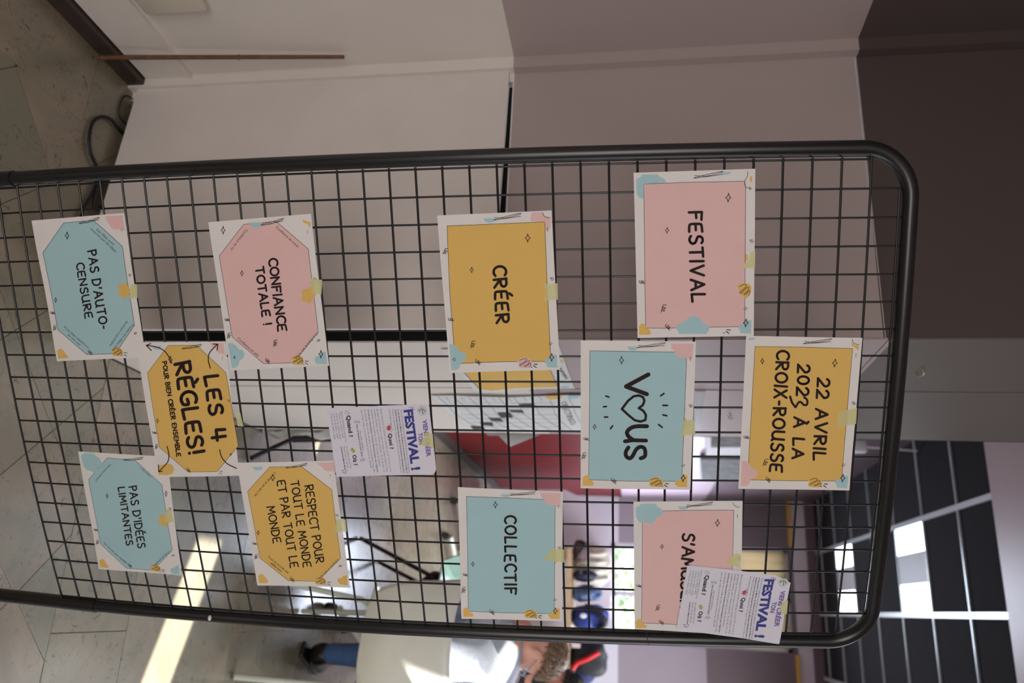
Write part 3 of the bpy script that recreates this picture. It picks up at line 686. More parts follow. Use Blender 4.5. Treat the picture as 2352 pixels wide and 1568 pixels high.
def d_regles(P):
    hand(P, 'ink', 'LES 4', (800, 472), (892, 1132), 142, 24, gap=.24); hand(P, 'ink', 'RÈGLES!', (500, 335), (650, 1270), 160, 25, gap=.17)
    hand(P, 'ink', 'POUR BIEN CRÉER ENSEMBLE', (370, 318), (522, 1290), 44, 8.5)
    for pts in ([(468, 332), (440, 270), (390, 205), (310, 165), (205, 148)], [(865, 383), (845, 300), (860, 220), (940, 135)], [(420, 1185), (440, 1270), (425, 1350), (335, 1445)], [(965, 1218), (985, 1290), (1040, 1360), (1135, 1410)]):
        P.line('ink', pts, 10, smooth=True)
    P.line('ink', [(250, 130), (205, 148), (257, 200)], 10); P.line('ink', [(898, 132), (945, 135), (935, 197)], 10); P.line('ink', [(332, 1378), (335, 1447), (374, 1440)], 10)
    P.poly('blue', [(262, 165), (355, 152), (352, 180), (320, 195), (285, 188)]); P.poly('pink', [(858, 122), (1000, 122), (1018, 250), (985, 232), (965, 228), (940, 215), (925, 180), (890, 162)])
    P.poly('orange', [(330, 1385), (390, 1370), (440, 1360), (480, 1378), (497, 1420), (480, 1465), (430, 1478), (335, 1478)], False)
poster(ZL, [(1018, 108), (1165, 1488), (328, 1500), (95, 118)], "poster with orange octagon and four arrows reading LES 4 RÈGLES!", 'orange',
       [(430, 150), (725, 145), (1022, 428), (1155, 1180), (937, 1443), (638, 1445), (340, 1195), (218, 430)], d_regles, TPL_O, lambda q: deco_oct(q, flower=False, scrib=None), 2.2, 3,
       [(1125, 835), (1175, 838), (1210, 980), (1150, 975)])
def d_conf(P):
    hand(P, 'ink', 'CONFIANCE', (812, 578), (892, 1198), 76, 12, gap=.16); hand(P, 'ink', 'TOTALE !', (700, 650), (768, 1145), 70, 12, gap=.18)
    typed(P, 'thin', 'Confiance en lui', (615, 320), (483, 495), 22); typed(P, 'thin', 'Confiance en nous', (868, 308), (1060, 478), 22)
    typed(P, 'thin', 'Confiance en elle', (543, 1262), (715, 1418), 22); typed(P, 'thin', 'Confiance en vous', (1220, 1205), (1035, 1428), 22)
    star(P, (422, 330), 34, 18, 4); star(P, (582, 700), 24, 14, 3.6); star(P, (1260, 1393), 34, 18, 4.4); star(P, (517, 1420), 13, 9, 3); curl3(P, (866, 1302), 36, 100, 4)
    P.disc('blue', (703, 268), 47, 44, a0=-5, a1=185); P.poly('blue', [(460, 1300), (500, 1298), (535, 1322), (552, 1352), (590, 1360), (603, 1395), (590, 1430), (560, 1448), (550, 1490), (525, 1510), (495, 1512)], False)
    P.poly('blue', [(1300, 1370), (1255, 1380), (1245, 1405), (1208, 1420), (1205, 1450), (1225, 1478), (1312, 1478)]); P.poly('orange', [(1102, 235), (1130, 250), (1168, 262), (1172, 308), (1150, 290), (1140, 275), (1110, 270)])
poster(Z5, [(1172, 190), (1330, 1492), (482, 1535), (293, 262)], "poster with pink octagon reading CONFIANCE TOTALE !", 'pink',
       [(597, 280), (873, 255), (1152, 492), (1236, 1205), (1070, 1410), (1010, 1468), (765, 1475), (500, 1245), (386, 552)], d_conf, TPL_O, lambda q: deco_oct(q, stars=False), 3.3, 4,
       [(1172, 745), (1272, 755), (1265, 882), (1180, 868), (1190, 840), (1168, 790)])
def d_resp(P):
    hand(P, 'ink', 'RESPECT POUR', (808, 357), (928, 1205), 92, 10, gap=.17); hand(P, 'ink', 'TOUT LE MONDE', (655, 310), (793, 1250), 88, 10, gap=.17)
    hand(P, 'ink', 'ET PAR TOUT LE', (508, 305), (650, 1255), 90, 10, gap=.17); hand(P, 'ink', 'MONDE', (392, 590), (467, 985), 88, 10, gap=.17)
    typed(P, 'thin', "C'est OK de pas être OK", (480, 200), (255, 462), 24); typed(P, 'thin', 'Tout le monde est', (400, 1132), (622, 1318), 24); typed(P, 'thin', 'différent', (428, 1205), (548, 1302), 24)
    typed(P, 'thin', 'Chacun à son avis', (1165, 1155), (955, 1370), 24)
    P.poly('pink', [(938, 108), (1120, 100), (1135, 215), (1095, 195), (1060, 205), (1020, 190), (990, 150)]); P.disc('blue', (298, 150), 55, 38, a0=-3, a1=183)
    P.poly('orange', [(300, 1342), (335, 1312), (370, 1345), (410, 1400), (405, 1420), (310, 1420)]); P.poly('orange', [(1270, 1332), (1225, 1340), (1210, 1362), (1165, 1372), (1165, 1400), (1185, 1428), (1278, 1442)])
poster(ZR, [(1118, 85), (1303, 1468), (290, 1445), (68, 105)], "poster with orange octagon reading RESPECT POUR TOUT LE MONDE", 'orange',
       [(428, 150), (770, 145), (1103, 402), (1198, 1150), (1005, 1345), (930, 1402), (630, 1398), (318, 1145), (188, 415)], d_resp, TPL_O, lambda q: deco_oct(q, flower=False), 3.3, 5,
       [(1155, 722), (1255, 720), (1268, 855), (1180, 858), (1122, 862), (1148, 790)])
def d_creer(P):
    hand(P, 'ink', 'CRÉER', (657, 585), (685, 1032), 102, 15, gap=.24)
    P.poly('blue', [(312, 1193), (345, 1195), (375, 1215), (395, 1248), (435, 1258), (448, 1290), (435, 1325), (400, 1345), (395, 1375), (375, 1395), (330, 1397)])
    P.poly('pink', [(958, 165), (1040, 160), (1060, 190), (1105, 205), (1108, 265), (1090, 310), (1070, 310), (1060, 237), (950, 232), (948, 200)]); P.disc('blue', (632, 212), 46, 30, a0=-5, a1=185)
    P.line('thin', [(1043, 162), (1055, 190), (1080, 202), (1104, 203)], 3, smooth=True)
    P.line('thin', [(340, 1312), (355, 1300), (362, 1312), (355, 1324)], 3, closed=True)
poster(Z6, TPL_R, "poster with orange rectangle reading CRÉER", 'orange', [(1060, 237), (1085, 850), (1108, 1328), (720, 1332), (362, 1346), (318, 800), (297, 268)], d_creer, TPL_R,
       lambda q: deco_rect(q, var='C'), 0, 6, [(1050, 722), (1162, 716), (1164, 845), (1052, 852), (1075, 790)])
def d_fest(P):
    hand(P, 'ink', 'FESTIVAL', (648, 452), (672, 1190), 110, 16, gap=.24)
    P.poly('blue', [(218, 185), (255, 165), (268, 145), (395, 142), (412, 165), (450, 180), (463, 210), (280, 222), (280, 342), (245, 335), (222, 300)])
    P.poly('blue', [(545, 1400), (560, 1370), (605, 1358), (640, 1320), (695, 1300), (740, 1318), (770, 1362), (808, 1378), (818, 1412), (790, 1450), (570, 1450)], False)
    P.disc('blue', (948, 123), 48, 25, a0=0, a1=180); P.poly('orange', [(240, 1385), (262, 1362), (290, 1370), (300, 1400), (330, 1415), (340, 1440), (330, 1455), (243, 1456)])
    P.poly('orange', [(1045, 1055), (1080, 1038), (1125, 1035), (1158, 1060), (1155, 1110), (1130, 1152), (1105, 1155), (1088, 1130), (1060, 1120), (1062, 1085)], True); scribble(P, (1105, 1088), 46, 55, 3.4)
    P.disc('orange', (1168, 183), 20, 26, a0=90, a1=270); P.line('thin', [(1133, 118), (1128, 160), (1106, 205), (1118, 248), (1166, 262)], 3.2, smooth=True); P.disc('orange', (1112, 823), 22, 30, a0=-90, a1=90)
poster(Z7, [(1194, 98), (1180, 1465), (230, 1482), (197, 130)], "poster with pink rectangle reading FESTIVAL", 'pink', [(1106, 200), (1115, 255), (1105, 1388), (700, 1395), (480, 1402), (295, 1400), (280, 222), (600, 210)], d_fest, TPL_R,
       lambda q: deco_rect(q, scrib='none'), 1.1, 7, [(1155, 775), (1192, 770), (1190, 908), (1072, 914), (1120, 855), (1140, 840)])
def d_vous(P):
    for pts in ([(742, 468), (540, 577), (728, 646)],): P.line('ink', pts, 38)
    P.line('ink', [(503, 780), (560, 705), (610, 665), (655, 658), (693, 672), (706, 705), (692, 745), (655, 772), (695, 795), (720, 835), (715, 878), (672, 893), (620, 882), (565, 838), (503, 780)], 22)
    P.line('ink', [(730, 935), (650, 935), (590, 948), (550, 985), (562, 1025), (605, 1058)], 36, smooth=True); P.line('ink', [(722, 1063), (600, 1060), (530, 1070)], 34)
    P.line('ink', [(562, 1125), (540, 1160), (540, 1200), (572, 1222), (600, 1200), (630, 1145), (665, 1120), (702, 1128), (714, 1165), (708, 1205), (672, 1222)], 35, smooth=True)
    for a, b in (((358, 663), (386, 672)), ((338, 760), (364, 757)), ((346, 853), (375, 852)), ((400, 958), (420, 932)), ((852, 660), (882, 640)), ((873, 747), (914, 747)), ((873, 832), (908, 840)), ((833, 918), (866, 944))): P.line('ink', [a, b], 15)
    P.poly('pink', [(942, 188), (1145, 190), (1138, 335), (1108, 332), (1070, 318), (1035, 322), (990, 295), (978, 262), (950, 235)]); P.disc('blue', (603, 220), 50, 34, a0=-3, a1=183)
    P.poly('orange', [(150, 1392), (180, 1372), (205, 1378), (210, 1412), (240, 1422), (252, 1450), (245, 1468), (150, 1468)]); P.poly('orange', [(1092, 1378), (1055, 1382), (1045, 1412), (985, 1432), (980, 1462), (1010, 1482), (1090, 1486)])
    star(P, (500, 340), 35, 21, 4.4); P.disc('orange', (1067, 888), 18, 32, a0=-90, a1=90)
poster(Z8, [(1170, 173), (1120, 1510), (132, 1490), (132, 163)], "poster with light blue rectangle reading VOUS with a heart for the O", 'blue', [(215, 258), (600, 262), (1088, 268), (1065, 850), (1042, 1433), (600, 1428), (205, 1412)], d_vous, TPL_R,
       lambda q: deco_rect(q, scrib='orange', br=None, bigstar=False, var='B'), 0, 8, [(1065, 876), (1158, 878), (1165, 1010), (1022, 1014), (1052, 930)])
def d_avril(P):
    hand(P, 'ink', '22 AVRIL', (777, 502), (735, 1240), 108, 16, gap=.22)
    hand(P, 'ink', '202', (600, 378), (588, 660), 108, 16, gap=.22)
    P.line('ink', [(655, 675), (682, 700), (680, 740), (652, 743), (626, 718), (604, 722), (578, 764)], 19, smooth=True); P.line('ink', [(528, 668), (545, 722), (577, 765)], 20)
    hand(P, 'ink', 'À LA', (568, 855), (545, 1225), 100, 16, gap=.25); hand(P, 'ink', 'CROIX-ROUSSE', (410, 252), (345, 1340), 112, 16, gap=.22)
    P.poly('pink', [(92, 1243), (130, 1245), (160, 1268), (180, 1305), (220, 1320), (234, 1358), (215, 1395), (170, 1412), (165, 1445), (140, 1470), (82, 1474)]); P.poly('blue', [(155, 142), (225, 140), (200, 160), (155, 162)])
    P.poly('orange', [(1078, 175), (1105, 202), (1146, 208), (1142, 260), (1125, 235), (1105, 222), (1080, 212)]); P.line('thin', [(1085, 150), (1095, 180), (1120, 195), (1146, 198)], 3.4, smooth=True)
    star(P, (278, 350), 26, 16, 4)
poster(Z9, [(1178, 138), (1062, 1513), (62, 1497), (134, 124)], "poster with orange rectangle reading 22 AVRIL 2023 À LA CROIX-ROUSSE", 'orange', [(213, 220), (650, 222), (1090, 235), (1045, 760), (992, 1430), (560, 1425), (145, 1415), (185, 700)], d_avril, TPL_R,
       lambda q: deco_rect(q, scrib='orange', var='N'), 0, 9, [(968, 800), (1130, 770), (1122, 912), (948, 948)])
def d_amuser(P):
    hand(P, 'ink', "S'AMUSER", (528, 437), (508, 1135), 112, 16, gap=.17)
    P.poly('blue', [(82, 185), (115, 172), (135, 150), (268, 148), (290, 178), (330, 200), (342, 235), (322, 268), (272, 280), (265, 320), (225, 345), (175, 325), (120, 325), (88, 280)], False)
    P.disc('blue', (535, 178), 50, 32, a0=0, a1=180); P.poly('orange', [(85, 1262), (112, 1240), (140, 1248), (148, 1280), (180, 1300), (186, 1320), (180, 1328), (88, 1328)])
    P.line('thin', [(1004, 142), (1018, 168), (1040, 182), (1068, 184)], 3.4, smooth=True)
poster(ZS, [(1097, 126), (1075, 1392), (72, 1340), (62, 130)], "poster with pink rectangle reading S'AMUSER, half hidden by a flyer", 'pink', [(147, 222), (600, 215), (1014, 214), (1000, 700), (985, 1300), (468, 1294), (138, 1278), (145, 700)], d_amuser, TPL_R,
       lambda q: deco_rect(q, scrib='orange', br=None), 0, 10, [(1075, 625), (1080, 640), (1070, 756), (925, 705), (1000, 640), (1030, 612)])
def d_coll(P):
    hand(P, 'ink', 'COLLECTIF', (590, 442), (592, 1206), 112, 15, gap=.26)
    P.poly('pink', [(935, 213), (1135, 222), (1135, 355), (1105, 350), (1075, 338), (1035, 342), (990, 315), (975, 285), (945, 258)]); P.disc('blue', (600, 230), 50, 30, a0=0, a1=180)
    P.poly('orange', [(188, 1345), (215, 1330), (240, 1340), (245, 1370), (280, 1388), (286, 1410), (280, 1422), (188, 1420)]); P.poly('orange', [(1127, 1345), (1090, 1348), (1075, 1372), (1018, 1390), (1012, 1415), (1040, 1445), (1127, 1445)])
    star(P, (500, 333), 33, 21, 4.4); P.disc('orange', (1082, 872), 18, 30, a0=-90, a1=90)
poster(ZC, [(1156, 208), (1148, 1470), (170, 1440), (133, 162)], "poster with light blue rectangle reading COLLECTIF", 'blue', [(218, 252), (600, 266), (1082, 288), (1080, 800), (1070, 1396), (600, 1388), (238, 1366), (228, 800)], d_coll, TPL_R,
       lambda q: deco_rect(q, scrib='orange', br=None, bigstar=False, var='B'), 0, 11, [(1035, 750), (1168, 765), (1170, 893), (965, 868), (1015, 800)])

# -- the two flyers
m_fpaper = mat('flyer_paper', (238, 236, 246), **PAPER)
m_purple = mat('print_purple', (120, 92, 168), 0.7); m_navy = mat('print_navy', (58, 62, 142), 0.7); m_grey = mat('print_grey', (120, 118, 128), 0.7); m_dk = mat('print_dark', (40, 36, 52), 0.7)
m_red = mat('print_red', (206, 70, 92), 0.7); m_green = mat('print_green', (98, 170, 84), 0.7); m_ybl = mat('print_sand', (206, 182, 110), 0.7); m_lb = mat('print_sky', (160, 196, 232), 0.7)
FL = [(1742, 190), (1868, 1345), (235, 1388), (60, 265)]
def flyer_art(P):
    typed(P, 'purple', 'VIENS CRÉER', (1645, 455), (1712, 1060), 70, .032); typed(P, 'purple', 'TON', (1572, 670), (1590, 858), 68, .032)
    typed(P, 'navy', 'FESTIVAL !', (1342, 293), (1468, 1285), 138, .045)
    typed(P, 'dark', 'Quoi ?', (1082, 678), (1112, 935), 62, .03); typed(P, 'dark', 'Quand ?', (395, 388), (440, 742), 66, .03); typed(P, 'dark', 'Où ?', (495, 1032), (520, 1205), 62, .03)
    for tx, a, b, bo in (("Viens vivre une expérience de folie avec plein de jeunes de la Croix-Rousse", (1283, 285), (1418, 1320), 0), ("et des pentes! La Maison de l'Enfance et de la Jeunesse, la Ka'fête ô", (1235, 285), (1378, 1325), .008), ("mômes et les Centres Sociaux de la Croix Rousse réunissent leurs", (1190, 285), (1328, 1325), .012),
                        ("meilleur.e.s jeunes (oui, c'est peut être toi !) pour les faire co-créer un", (1147, 285), (1285, 1325), 0), ("festival dans le quartier!", (1093, 285), (1135, 625), 0)):
        typed(P, 'dark' if bo else 'grey', tx, a, b, 27, bo, .18)
    for tx, a, b, bo in (("Bonne question! Ce festival on veut que ce soit TOI (et tout le", (950, 280), (1112, 1310), 0), ("groupe) qui choisisse ce que tu veux mettre dedans! Rap,", (893, 280), (1055, 1312), 0), ("musique classique, sport, danse, peinture... A toi de voir, en", (845, 280), (1005, 1315), 0),
                        ("coopérant avec les autres, quel sera le sujet du festival.", (795, 285), (935, 1220), 0), ("Animé par l'association Graines Électroniques qui organise", (740, 285), (898, 1315), .006), ("des festivals dans la ville de Lyon, tu seras guidé.e, avec des", (685, 285), (845, 1318), 0),
                        ("jeux et des outils, et tu vas découvrir la force du collectif!", (628, 290), (790, 1245), 0), ("Une seule condition :", (608, 630), (668, 985), 0), ("Faire le festival le 22 avril 2022 !", (553, 535), (645, 1078), .012), ("Séances d'animation prévues les :", (303, 315), (380, 840), 0),
                        ("- 7 février de 13h30 à 16h30", (260, 315), (328, 755), 0), ("- 10 février de 13h30 à 16h30", (215, 318), (285, 775), 0), ("- 14 février de 9h30 à 12h30", (172, 318), (240, 760), 0), ("- 17 février de 13h30 à 16h30", (128, 322), (192, 778), 0),
                        ("Sur le plateau de la Croix-", (388, 895), (462, 1255), 0), ("Rousse, dans la salle du", (345, 897), (412, 1240), 0), ("conseil de la Mairie 4ème", (298, 897), (368, 1275), .01)):
        typed(P, 'dark' if bo else 'grey', tx, a, b, 27, bo)
    P.disc('grey', (1638, 305), 73, 75, n=28); P.disc('white', (1638, 305), 69, 71, n=28)
    P.poly('green', [(1572, 298), (1622, 262), (1620, 290), (1600, 312), (1622, 352)]); P.poly('green', [(1700, 312), (1655, 255), (1655, 290), (1680, 318), (1655, 360)]); typed(P, 'dark', 'graines', (1620, 248), (1645, 362), 28, .03)
    P.disc('red', (1095, 585), 30, 45, rot=10)
    for a in (((1105, 530), (1125, 515)), ((1070, 560), (1045, 575)), ((1072, 600), (1045, 610)), ((1118, 622), (1140, 650))): P.line('dark', a, 5)
    P.disc('ybl', (400, 335), 32, 32); P.disc('white', (400, 335), 24, 24); P.poly('lb', [(430, 330), (455, 340), (450, 370), (425, 360)]); P.line('dark', [(400, 335), (400, 320)], 4)
    P.poly('ybl', [(455, 950), (490, 910), (545, 965), (510, 1005)]); P.disc('green', (490, 935), 14); P.disc('green', (515, 972), 12)
    for c_, aa in (((1465, 270), ((-40, -25, -20, -10), (-5, -30, 5, -5), (35, -20, 20, 0), (50, 10, 25, 20))), ((565, 495), ((-40, -20, -18, 12), (5, -30, 5, 5), (45, -15, 25, 15))), ((665, 1110), ((-40, 20, -10, -15), (0, 30, 12, 0), (38, 0, 15, -15))), ((362, 1305), ((-40, -20, -10, -20), (-25, 5, 5, 25), (10, -5, 30, 20), (30, -30, 45, -10)))):
        for x0, y0, x1, y1 in aa: P.line('navy', [(c_[0] + x0, c_[1] + y0), (c_[0] + x1, c_[1] + y1)], 8)
KEYS = (('grey', m_grey, .0003), ('white', m_fpaper, .00036), ('ybl', m_ybl, .0003), ('lb', m_lb, .00034), ('green', m_green, .0004), ('red', m_red, .0004), ('purple', m_purple, .0004), ('navy', m_navy, .0004), ('dark', m_dk, .00044))
def flyer(tf, sheet, corners, label, layer, seed, tape, fold=None):
    cpx = tf(np.array(corners, float)); R = random.Random(seed); ph = [R.uniform(0, 6) for _ in range(3)]
    C = Canvas('grid', 0.0074 + 0.0009 * layer, lambda X, Z: 0.008 * np.clip((X - .88) / .07, 0, 1) ** 2 * (3 - 2 * np.clip((X - .88) / .07, 0, 1)) + 0.0012 * np.sin(X * 18 + ph[0]) * np.sin(Z * 15 + ph[1]) + 0.0007 * np.sin(X * 33 + Z * 27 + ph[2]))
    t = empty('flyer', label, 'flyer', tuple(C.to3(cpx.mean(0)[None], 0)[0]), 'flyers for the festival taped on the grid')
    p = Print(tf); p.poly('s', sheet); o = p.emit(C, 's', 0, 'sheet', m_fpaper, t, 16); md = o.modifiers.new('thickness', 'SOLIDIFY'); md.thickness = 0.00016; md.offset = -1
    H = hom(FL, [tuple(c) for c in cpx]); q = Print(lambda A: happ(H, A)); flyer_art(q)
    nm = dict(grey='body_text', white='badge', ybl='icon', lb='icon', green='leaf_icon', red='heart_icon', purple='heading', navy='title', dark='bold_text')
    for k, m_, l_ in KEYS: q.emit(C, k, l_, nm[k], m_, t, 40, True)
    p.poly('tape', tape); p.emit(C, 'tape', .0009, 'tape_strip', m_tape, t, 14)
    if fold: p.poly('fold', fold); p.emit(C, 'fold', .0012, 'folded_corner', m_fpaper, t, 10)
flyer(ZF, [(1735, 192), (1750, 215), (1868, 1260), (1850, 1310), (1795, 1352), (235, 1388), (140, 800), (58, 265), (900, 228)], FL, "white flyer VIENS CRÉER TON FESTIVAL ! near the middle of the grid", 4.4, 21,
      [(1690, 655), (1812, 678), (1830, 915), (1600, 862), (1660, 760)], [(1850, 1312), (1868, 1262), (1795, 1352)])
flyer(ZS, [(1415, 832), (1553, 905), (1500, 1160), (1435, 1452), (1408, 1450), (1100, 1402), (860, 1375), (465, 1322), (520, 1050), (572, 732), (1075, 785)], [(1565, 850), (1433, 1462), (465, 1322), (572, 732)],
      "white tilted flyer VIENS CRÉER TON FESTIVAL ! lying over the S'AMUSER poster", 2.2, 22, [(1478, 1072), (1528, 1070), (1515, 1190), (1462, 1192), (1450, 1140)])

# ------------------------------------------------------------------ cupboard door, column details
d0 = Vector((-1.41, 1.803, 0)); d1 = Vector((-0.619, 1.742, 0)); dd = (d1 - d0); dn = Vector((dd.y, -dd.x, 0)).normalized()
MD = Matrix.Translation(d0) @ Matrix(((dd.normalized().x, -dn.x, 0, 0), (dd.normalized().y, -dn.y, 0, 0), (0, 0, 1, 0), (0, 0, 0, 1)))
door = struct(G().box((0, 0, 0.022), (dd.length, 0.018, 1.128), MD, 0.001).build('door_1', mat('white_laminate', (224, 216, 211), 0.42, noise=0.06, nscale=8), None, False), 'white cupboard door standing slightly ajar')
m_hinge = mat('steel', (150, 150, 150), 0.35, metal=0.9)
for z in (0.2, 0.95): G().box((0.0, 0.018, z), (0.05, 0.026, z + 0.06), MD).build('hinge', m_hinge, door)
m_brass = mat('brass_wire', (186, 168, 110), 0.3, metal=0.9)
for n_, (x, y) in enumerate(((2120, 848), (1682, 951))):
    c = at(x, y, 0, -0.615); h = G()
    h.tube([c + Vector((0.0, -0.02, -0.010)), c + Vector((0.012, -0.019, -0.006)), c + Vector((0.014, -0.004, 0.0)), c + Vector((0.014, 0.008, 0.0)), c + Vector((0.012, 0.018, -0.006)), c + Vector((0.0, 0.02, -0.012))], 0.0014, 8)
    tag(h.build('hook', m_brass, None, True), ('small brass wire hook high on the dark column side', 'small brass wire hook lower down on the pale column side')[n_], 'hook', 'brass hooks on the column')

# papers pinned on the column side (steeply seen)
def side_canvas(base, curl): return Canvas('plane', base, curl, (0, -0.615))
m_card = mat('white_card', (228, 232, 232), 0.7, transl=0.1)
C = side_canvas(0.004, lambda P: 0.006 * np.maximum(0, np.sin((P[:, 2] - 0.9) * 14)) * np.clip((P[:, 1] - 1.95) * 3, 0, 1))
t = empty('poster', 'orange poster with white border pinned on the column side behind the grid', 'poster', tuple(at(1180, 850, 0, -0.611)), 'papers pinned on the column side')
p = Print(lambda A: A)
p.poly('s', [(1013, 799), (1283, 788), (1302, 842), (1320, 889), (1200, 891), (1150, 894), (1093, 893), (1050, 845)]); p.emit(C, 's', 0, 'sheet', m_card, t, 12)
p.poly('o', [(1032, 806), (1243, 800), (1264, 845), (1282, 885), (1180, 888), (1130, 890), (1102, 886), (1070, 854)]); p.emit(C, 'o', .0003, 'coloured_panel', INK['orange'], t, 12)
p.line('e', [(1032, 806), (1243, 800), (1264, 845), (1282, 885)], 1.2); p.line('e', [(1032, 806), (1070, 854), (1102, 886)], 1.2); p.emit(C, 'e', .0005, 'panel_outline', m_thin, t, 12, True)
typed(p, 'k', 'Vous avez la parole', (1277, 836), (1300, 868), 7); typed(p, 'k', 'à vous !', (1286, 842), (1302, 866), 6); p.emit(C, 'k', .0005, 'lettering', m_thin, t, 12, True)
p.poly('t', [(1287, 886), (1292, 884), (1300, 883.5), (1306, 885), (1307, 888), (1290, 888.5)]); p.emit(C, 't', .0005, 'printed_blob', INK['blue'], t, 12)
p.poly('y', [(1287, 822), (1292, 822), (1294, 829), (1289, 829)]); p.emit(C, 'y', .0005, 'printed_blob', INK['orange'], t, 12)
C = side_canvas(0.006, lambda P: 0.004 * (1 + np.sin(P[:, 2] * 19 + 1)) * np.clip((2.45 - P[:, 1]) * 3, 0, 1) + 0.0)
t = empty('planning_sheet', 'large white planning sheet with black squares and 2023 heading on the column side', 'sheet', tuple(at(1200, 945, 0, -0.611)), 'papers pinned on the column side')
p = Print(lambda A: A); ZP = zoomtf(960, 840, 5.88); zp = lambda L: [tuple(q) for q in ZP(np.array(L, float))]
p.poly('s', zp([(180, 378), (520, 372), (870, 378), (1300, 392), (1700, 380), (2000, 362), (2400, 358), (2900, 352), (2900, 850), (2195, 858), (1400, 852), (735, 850), (520, 660), (420, 610)])); p.emit(C, 's', 0, 'sheet', m_card, t, 12)
for i, (a, b_, c_) in enumerate(((270, 480, 900), (480, 700, 1100), (685, 880, 1270), (880, 1040, 1445), (1090, 1230, 1615), (1300, 1400, 1800), (1510, 1620, 1975), (1760, 1830, 2080), (2030, 2110, 2290))):
    p.line('k', zp([(a, 388), ((a + b_) / 2 + 20, 500), (b_ + 20, 620), ((b_ + c_) / 2, 745), (c_, 848)]), 0.75)
for y0 in (470, 545, 630, 685, 740, 795): p.line('g', zp([(300 + (y0 - 380) * 1.15, y0), (1800 + (y0 - 380) * .5, y0 + 6)]), 0.45)
p.emit(C, 'k', .0005, 'ruled_line', m_thin, t, 14, True); p.emit(C, 'g', .0004, 'thin_line', m_grey, t, 14, True)
for q_ in ([(1360, 485), (1545, 480), (1600, 530), (1400, 530)], [(1225, 565), (1410, 568), (1440, 612), (1260, 600)], [(1070, 600), (1245, 600), (1290, 675), (1120, 675)], [(945, 675), (1110, 675), (1165, 730), (1000, 722)], [(830, 735), (1000, 735), (1030, 785), (870, 780)], [(705, 785), (880, 790), (920, 838), (750, 838)]):
    p.poly('b', zp(q_))
p.emit_each(C, 'b', .0006, 'black_square', mat('print_black', (52, 54, 58), 0.6), t, 12)
for i, w_ in enumerate(('Mardi', 'Jeudi', 'Lundi', 'Août', 'Juin', 'Matin', 'Midi')):
    a = zp([(370 + 210 * i, 400)])[0]; typed(p, 'h', w_, a, (a[0] + 8, a[1] + 8), 3)
typed(p, 'm', 'OBJECTIF', zp([(1930, 470)])[0], zp([(2020, 690)])[0], 13); typed(p, 'm', '2023', zp([(2020, 690)])[0], zp([(2080, 780)])[0], 12)
p.emit(C, 'h', .0005, 'small_print', m_grey, t, 14, True); p.emit(C, 'm', .0005, 'heading', m_thin, t, 14, True)
p.poly('o', zp([(1710, 400), (1760, 375), (1850, 370), (1950, 378), (1940, 402), (1880, 420), (1800, 425)])); p.emit(C, 'o', .0006, 'printed_blob', INK['orange'], t, 12)
p.poly('u', zp([(2025, 362), (2110, 358), (2150, 372), (2200, 382), (2150, 395), (2090, 405), (2060, 425)])); p.emit(C, 'u', .0006, 'printed_blob', INK['blue'], t, 12)
# the paper's loose end sticking out past the column edge
pts = [(1105, 980), (1113, 990), (1120, 1000), (1145, 1000), (1171, 1026), (1230, 1002), (1265, 985)]
o = G().prism([at(x, y, 1, 2.935) for x, y in pts], (0, 0.0006, 0)).build('loose_corner', m_card, t)
pk = [at(x, y, 0, -0.613) for x, y in ((1597, 896), (1620, 897), (1612, 945), (1606, 985), (1597, 986))]
tag(G().prism(pk, (0.004, 0, 0)).build('plastic_sleeve', mat('clear_plastic', (222, 228, 230), 0.15, alpha=0.45)), 'clear plastic sleeve stuck on the far edge of the column', 'sleeve')

# ------------------------------------------------------------------ left corner: cane, socket box, cables
m_bamboo = mat('bamboo', (112, 76, 50), 0.5, noise=0.5, nscale=40)
a = Vector((-1.375, 1.641, 0.008)); b = Vector((-1.402, 1.728, 0.679))
cane = empty('bamboo_cane', 'brown bamboo cane leaning in the left corner', 'cane', tuple(a))
G().tube([a + (b - a) * k / 14 for k in range(15)], 0.006, 12, rs=[0.0066 - 0.0001 * k for k in range(15)]).build('stem', m_bamboo, cane, True)
for k in (0.02, 0.575): G().ell(a + (b - a) * k, (0.0078, 0.0078, 0.005), nu=12, nv=6).build('node', m_bamboo, cane, True)
G().tube([b, b + (b - a).normalized() * 0.0015], 0.004, 10).build('hollow_end', m_black, cane)
sb = G().box((-1.41, 1.33, 0.228), (-1.388, 1.514, 0.398), None, 0.007).build('socket_box', mat('ivory_plastic', (214, 206, 190), 0.35), None, True)
tag(sb, 'ivory plastic socket box low on the left wall', 'socket')
m_cable = mat('black_rubber', (16, 16, 17), 0.5)
cp = [(-0.86, 1.715), (-0.95, 1.722), (-1.005, 1.738), (-1.075, 1.742), (-1.11, 1.700), (-1.145, 1.681), (-1.192, 1.680), (-1.229, 1.705), (-1.246, 1.741), (-1.240, 1.785), (-1.235, 1.85)]
tag(G().tube([(p_[0], p_[1], 0.008) for p_ in cr(cp, 6)], 0.0046, 8).build('cable', m_cable, None, True), 'thick black cable looping out from under the white door', 'cable')
cp = [(-1.00, 1.90), (-1.00, 1.80), (-0.97, 1.752), (-1.03, 1.745), (-1.09, 1.775), (-1.10, 1.85)]
tag(G().tube([(p_[0], p_[1], 0.015) for p_ in cr(cp, 6)], 0.0042, 8).build('cable', m_cable, None, True), 'black cable lying tight along the foot of the white door', 'cable')
cp = [tuple(at(x, y, 2, 0.004)[:2]) for x, y in ((298, 222), (284, 222), (273, 248), (277, 272))]
tag(G().tube([(p_[0], p_[1], 0.004) for p_ in cr([(cp[0][0], 1.84)] + cp + [(cp[-1][0], 1.84)], 6)], 0.0018, 6).build('thin_cable', m_cable, None, True), 'thin black cord curling beside the door corner', 'cable')
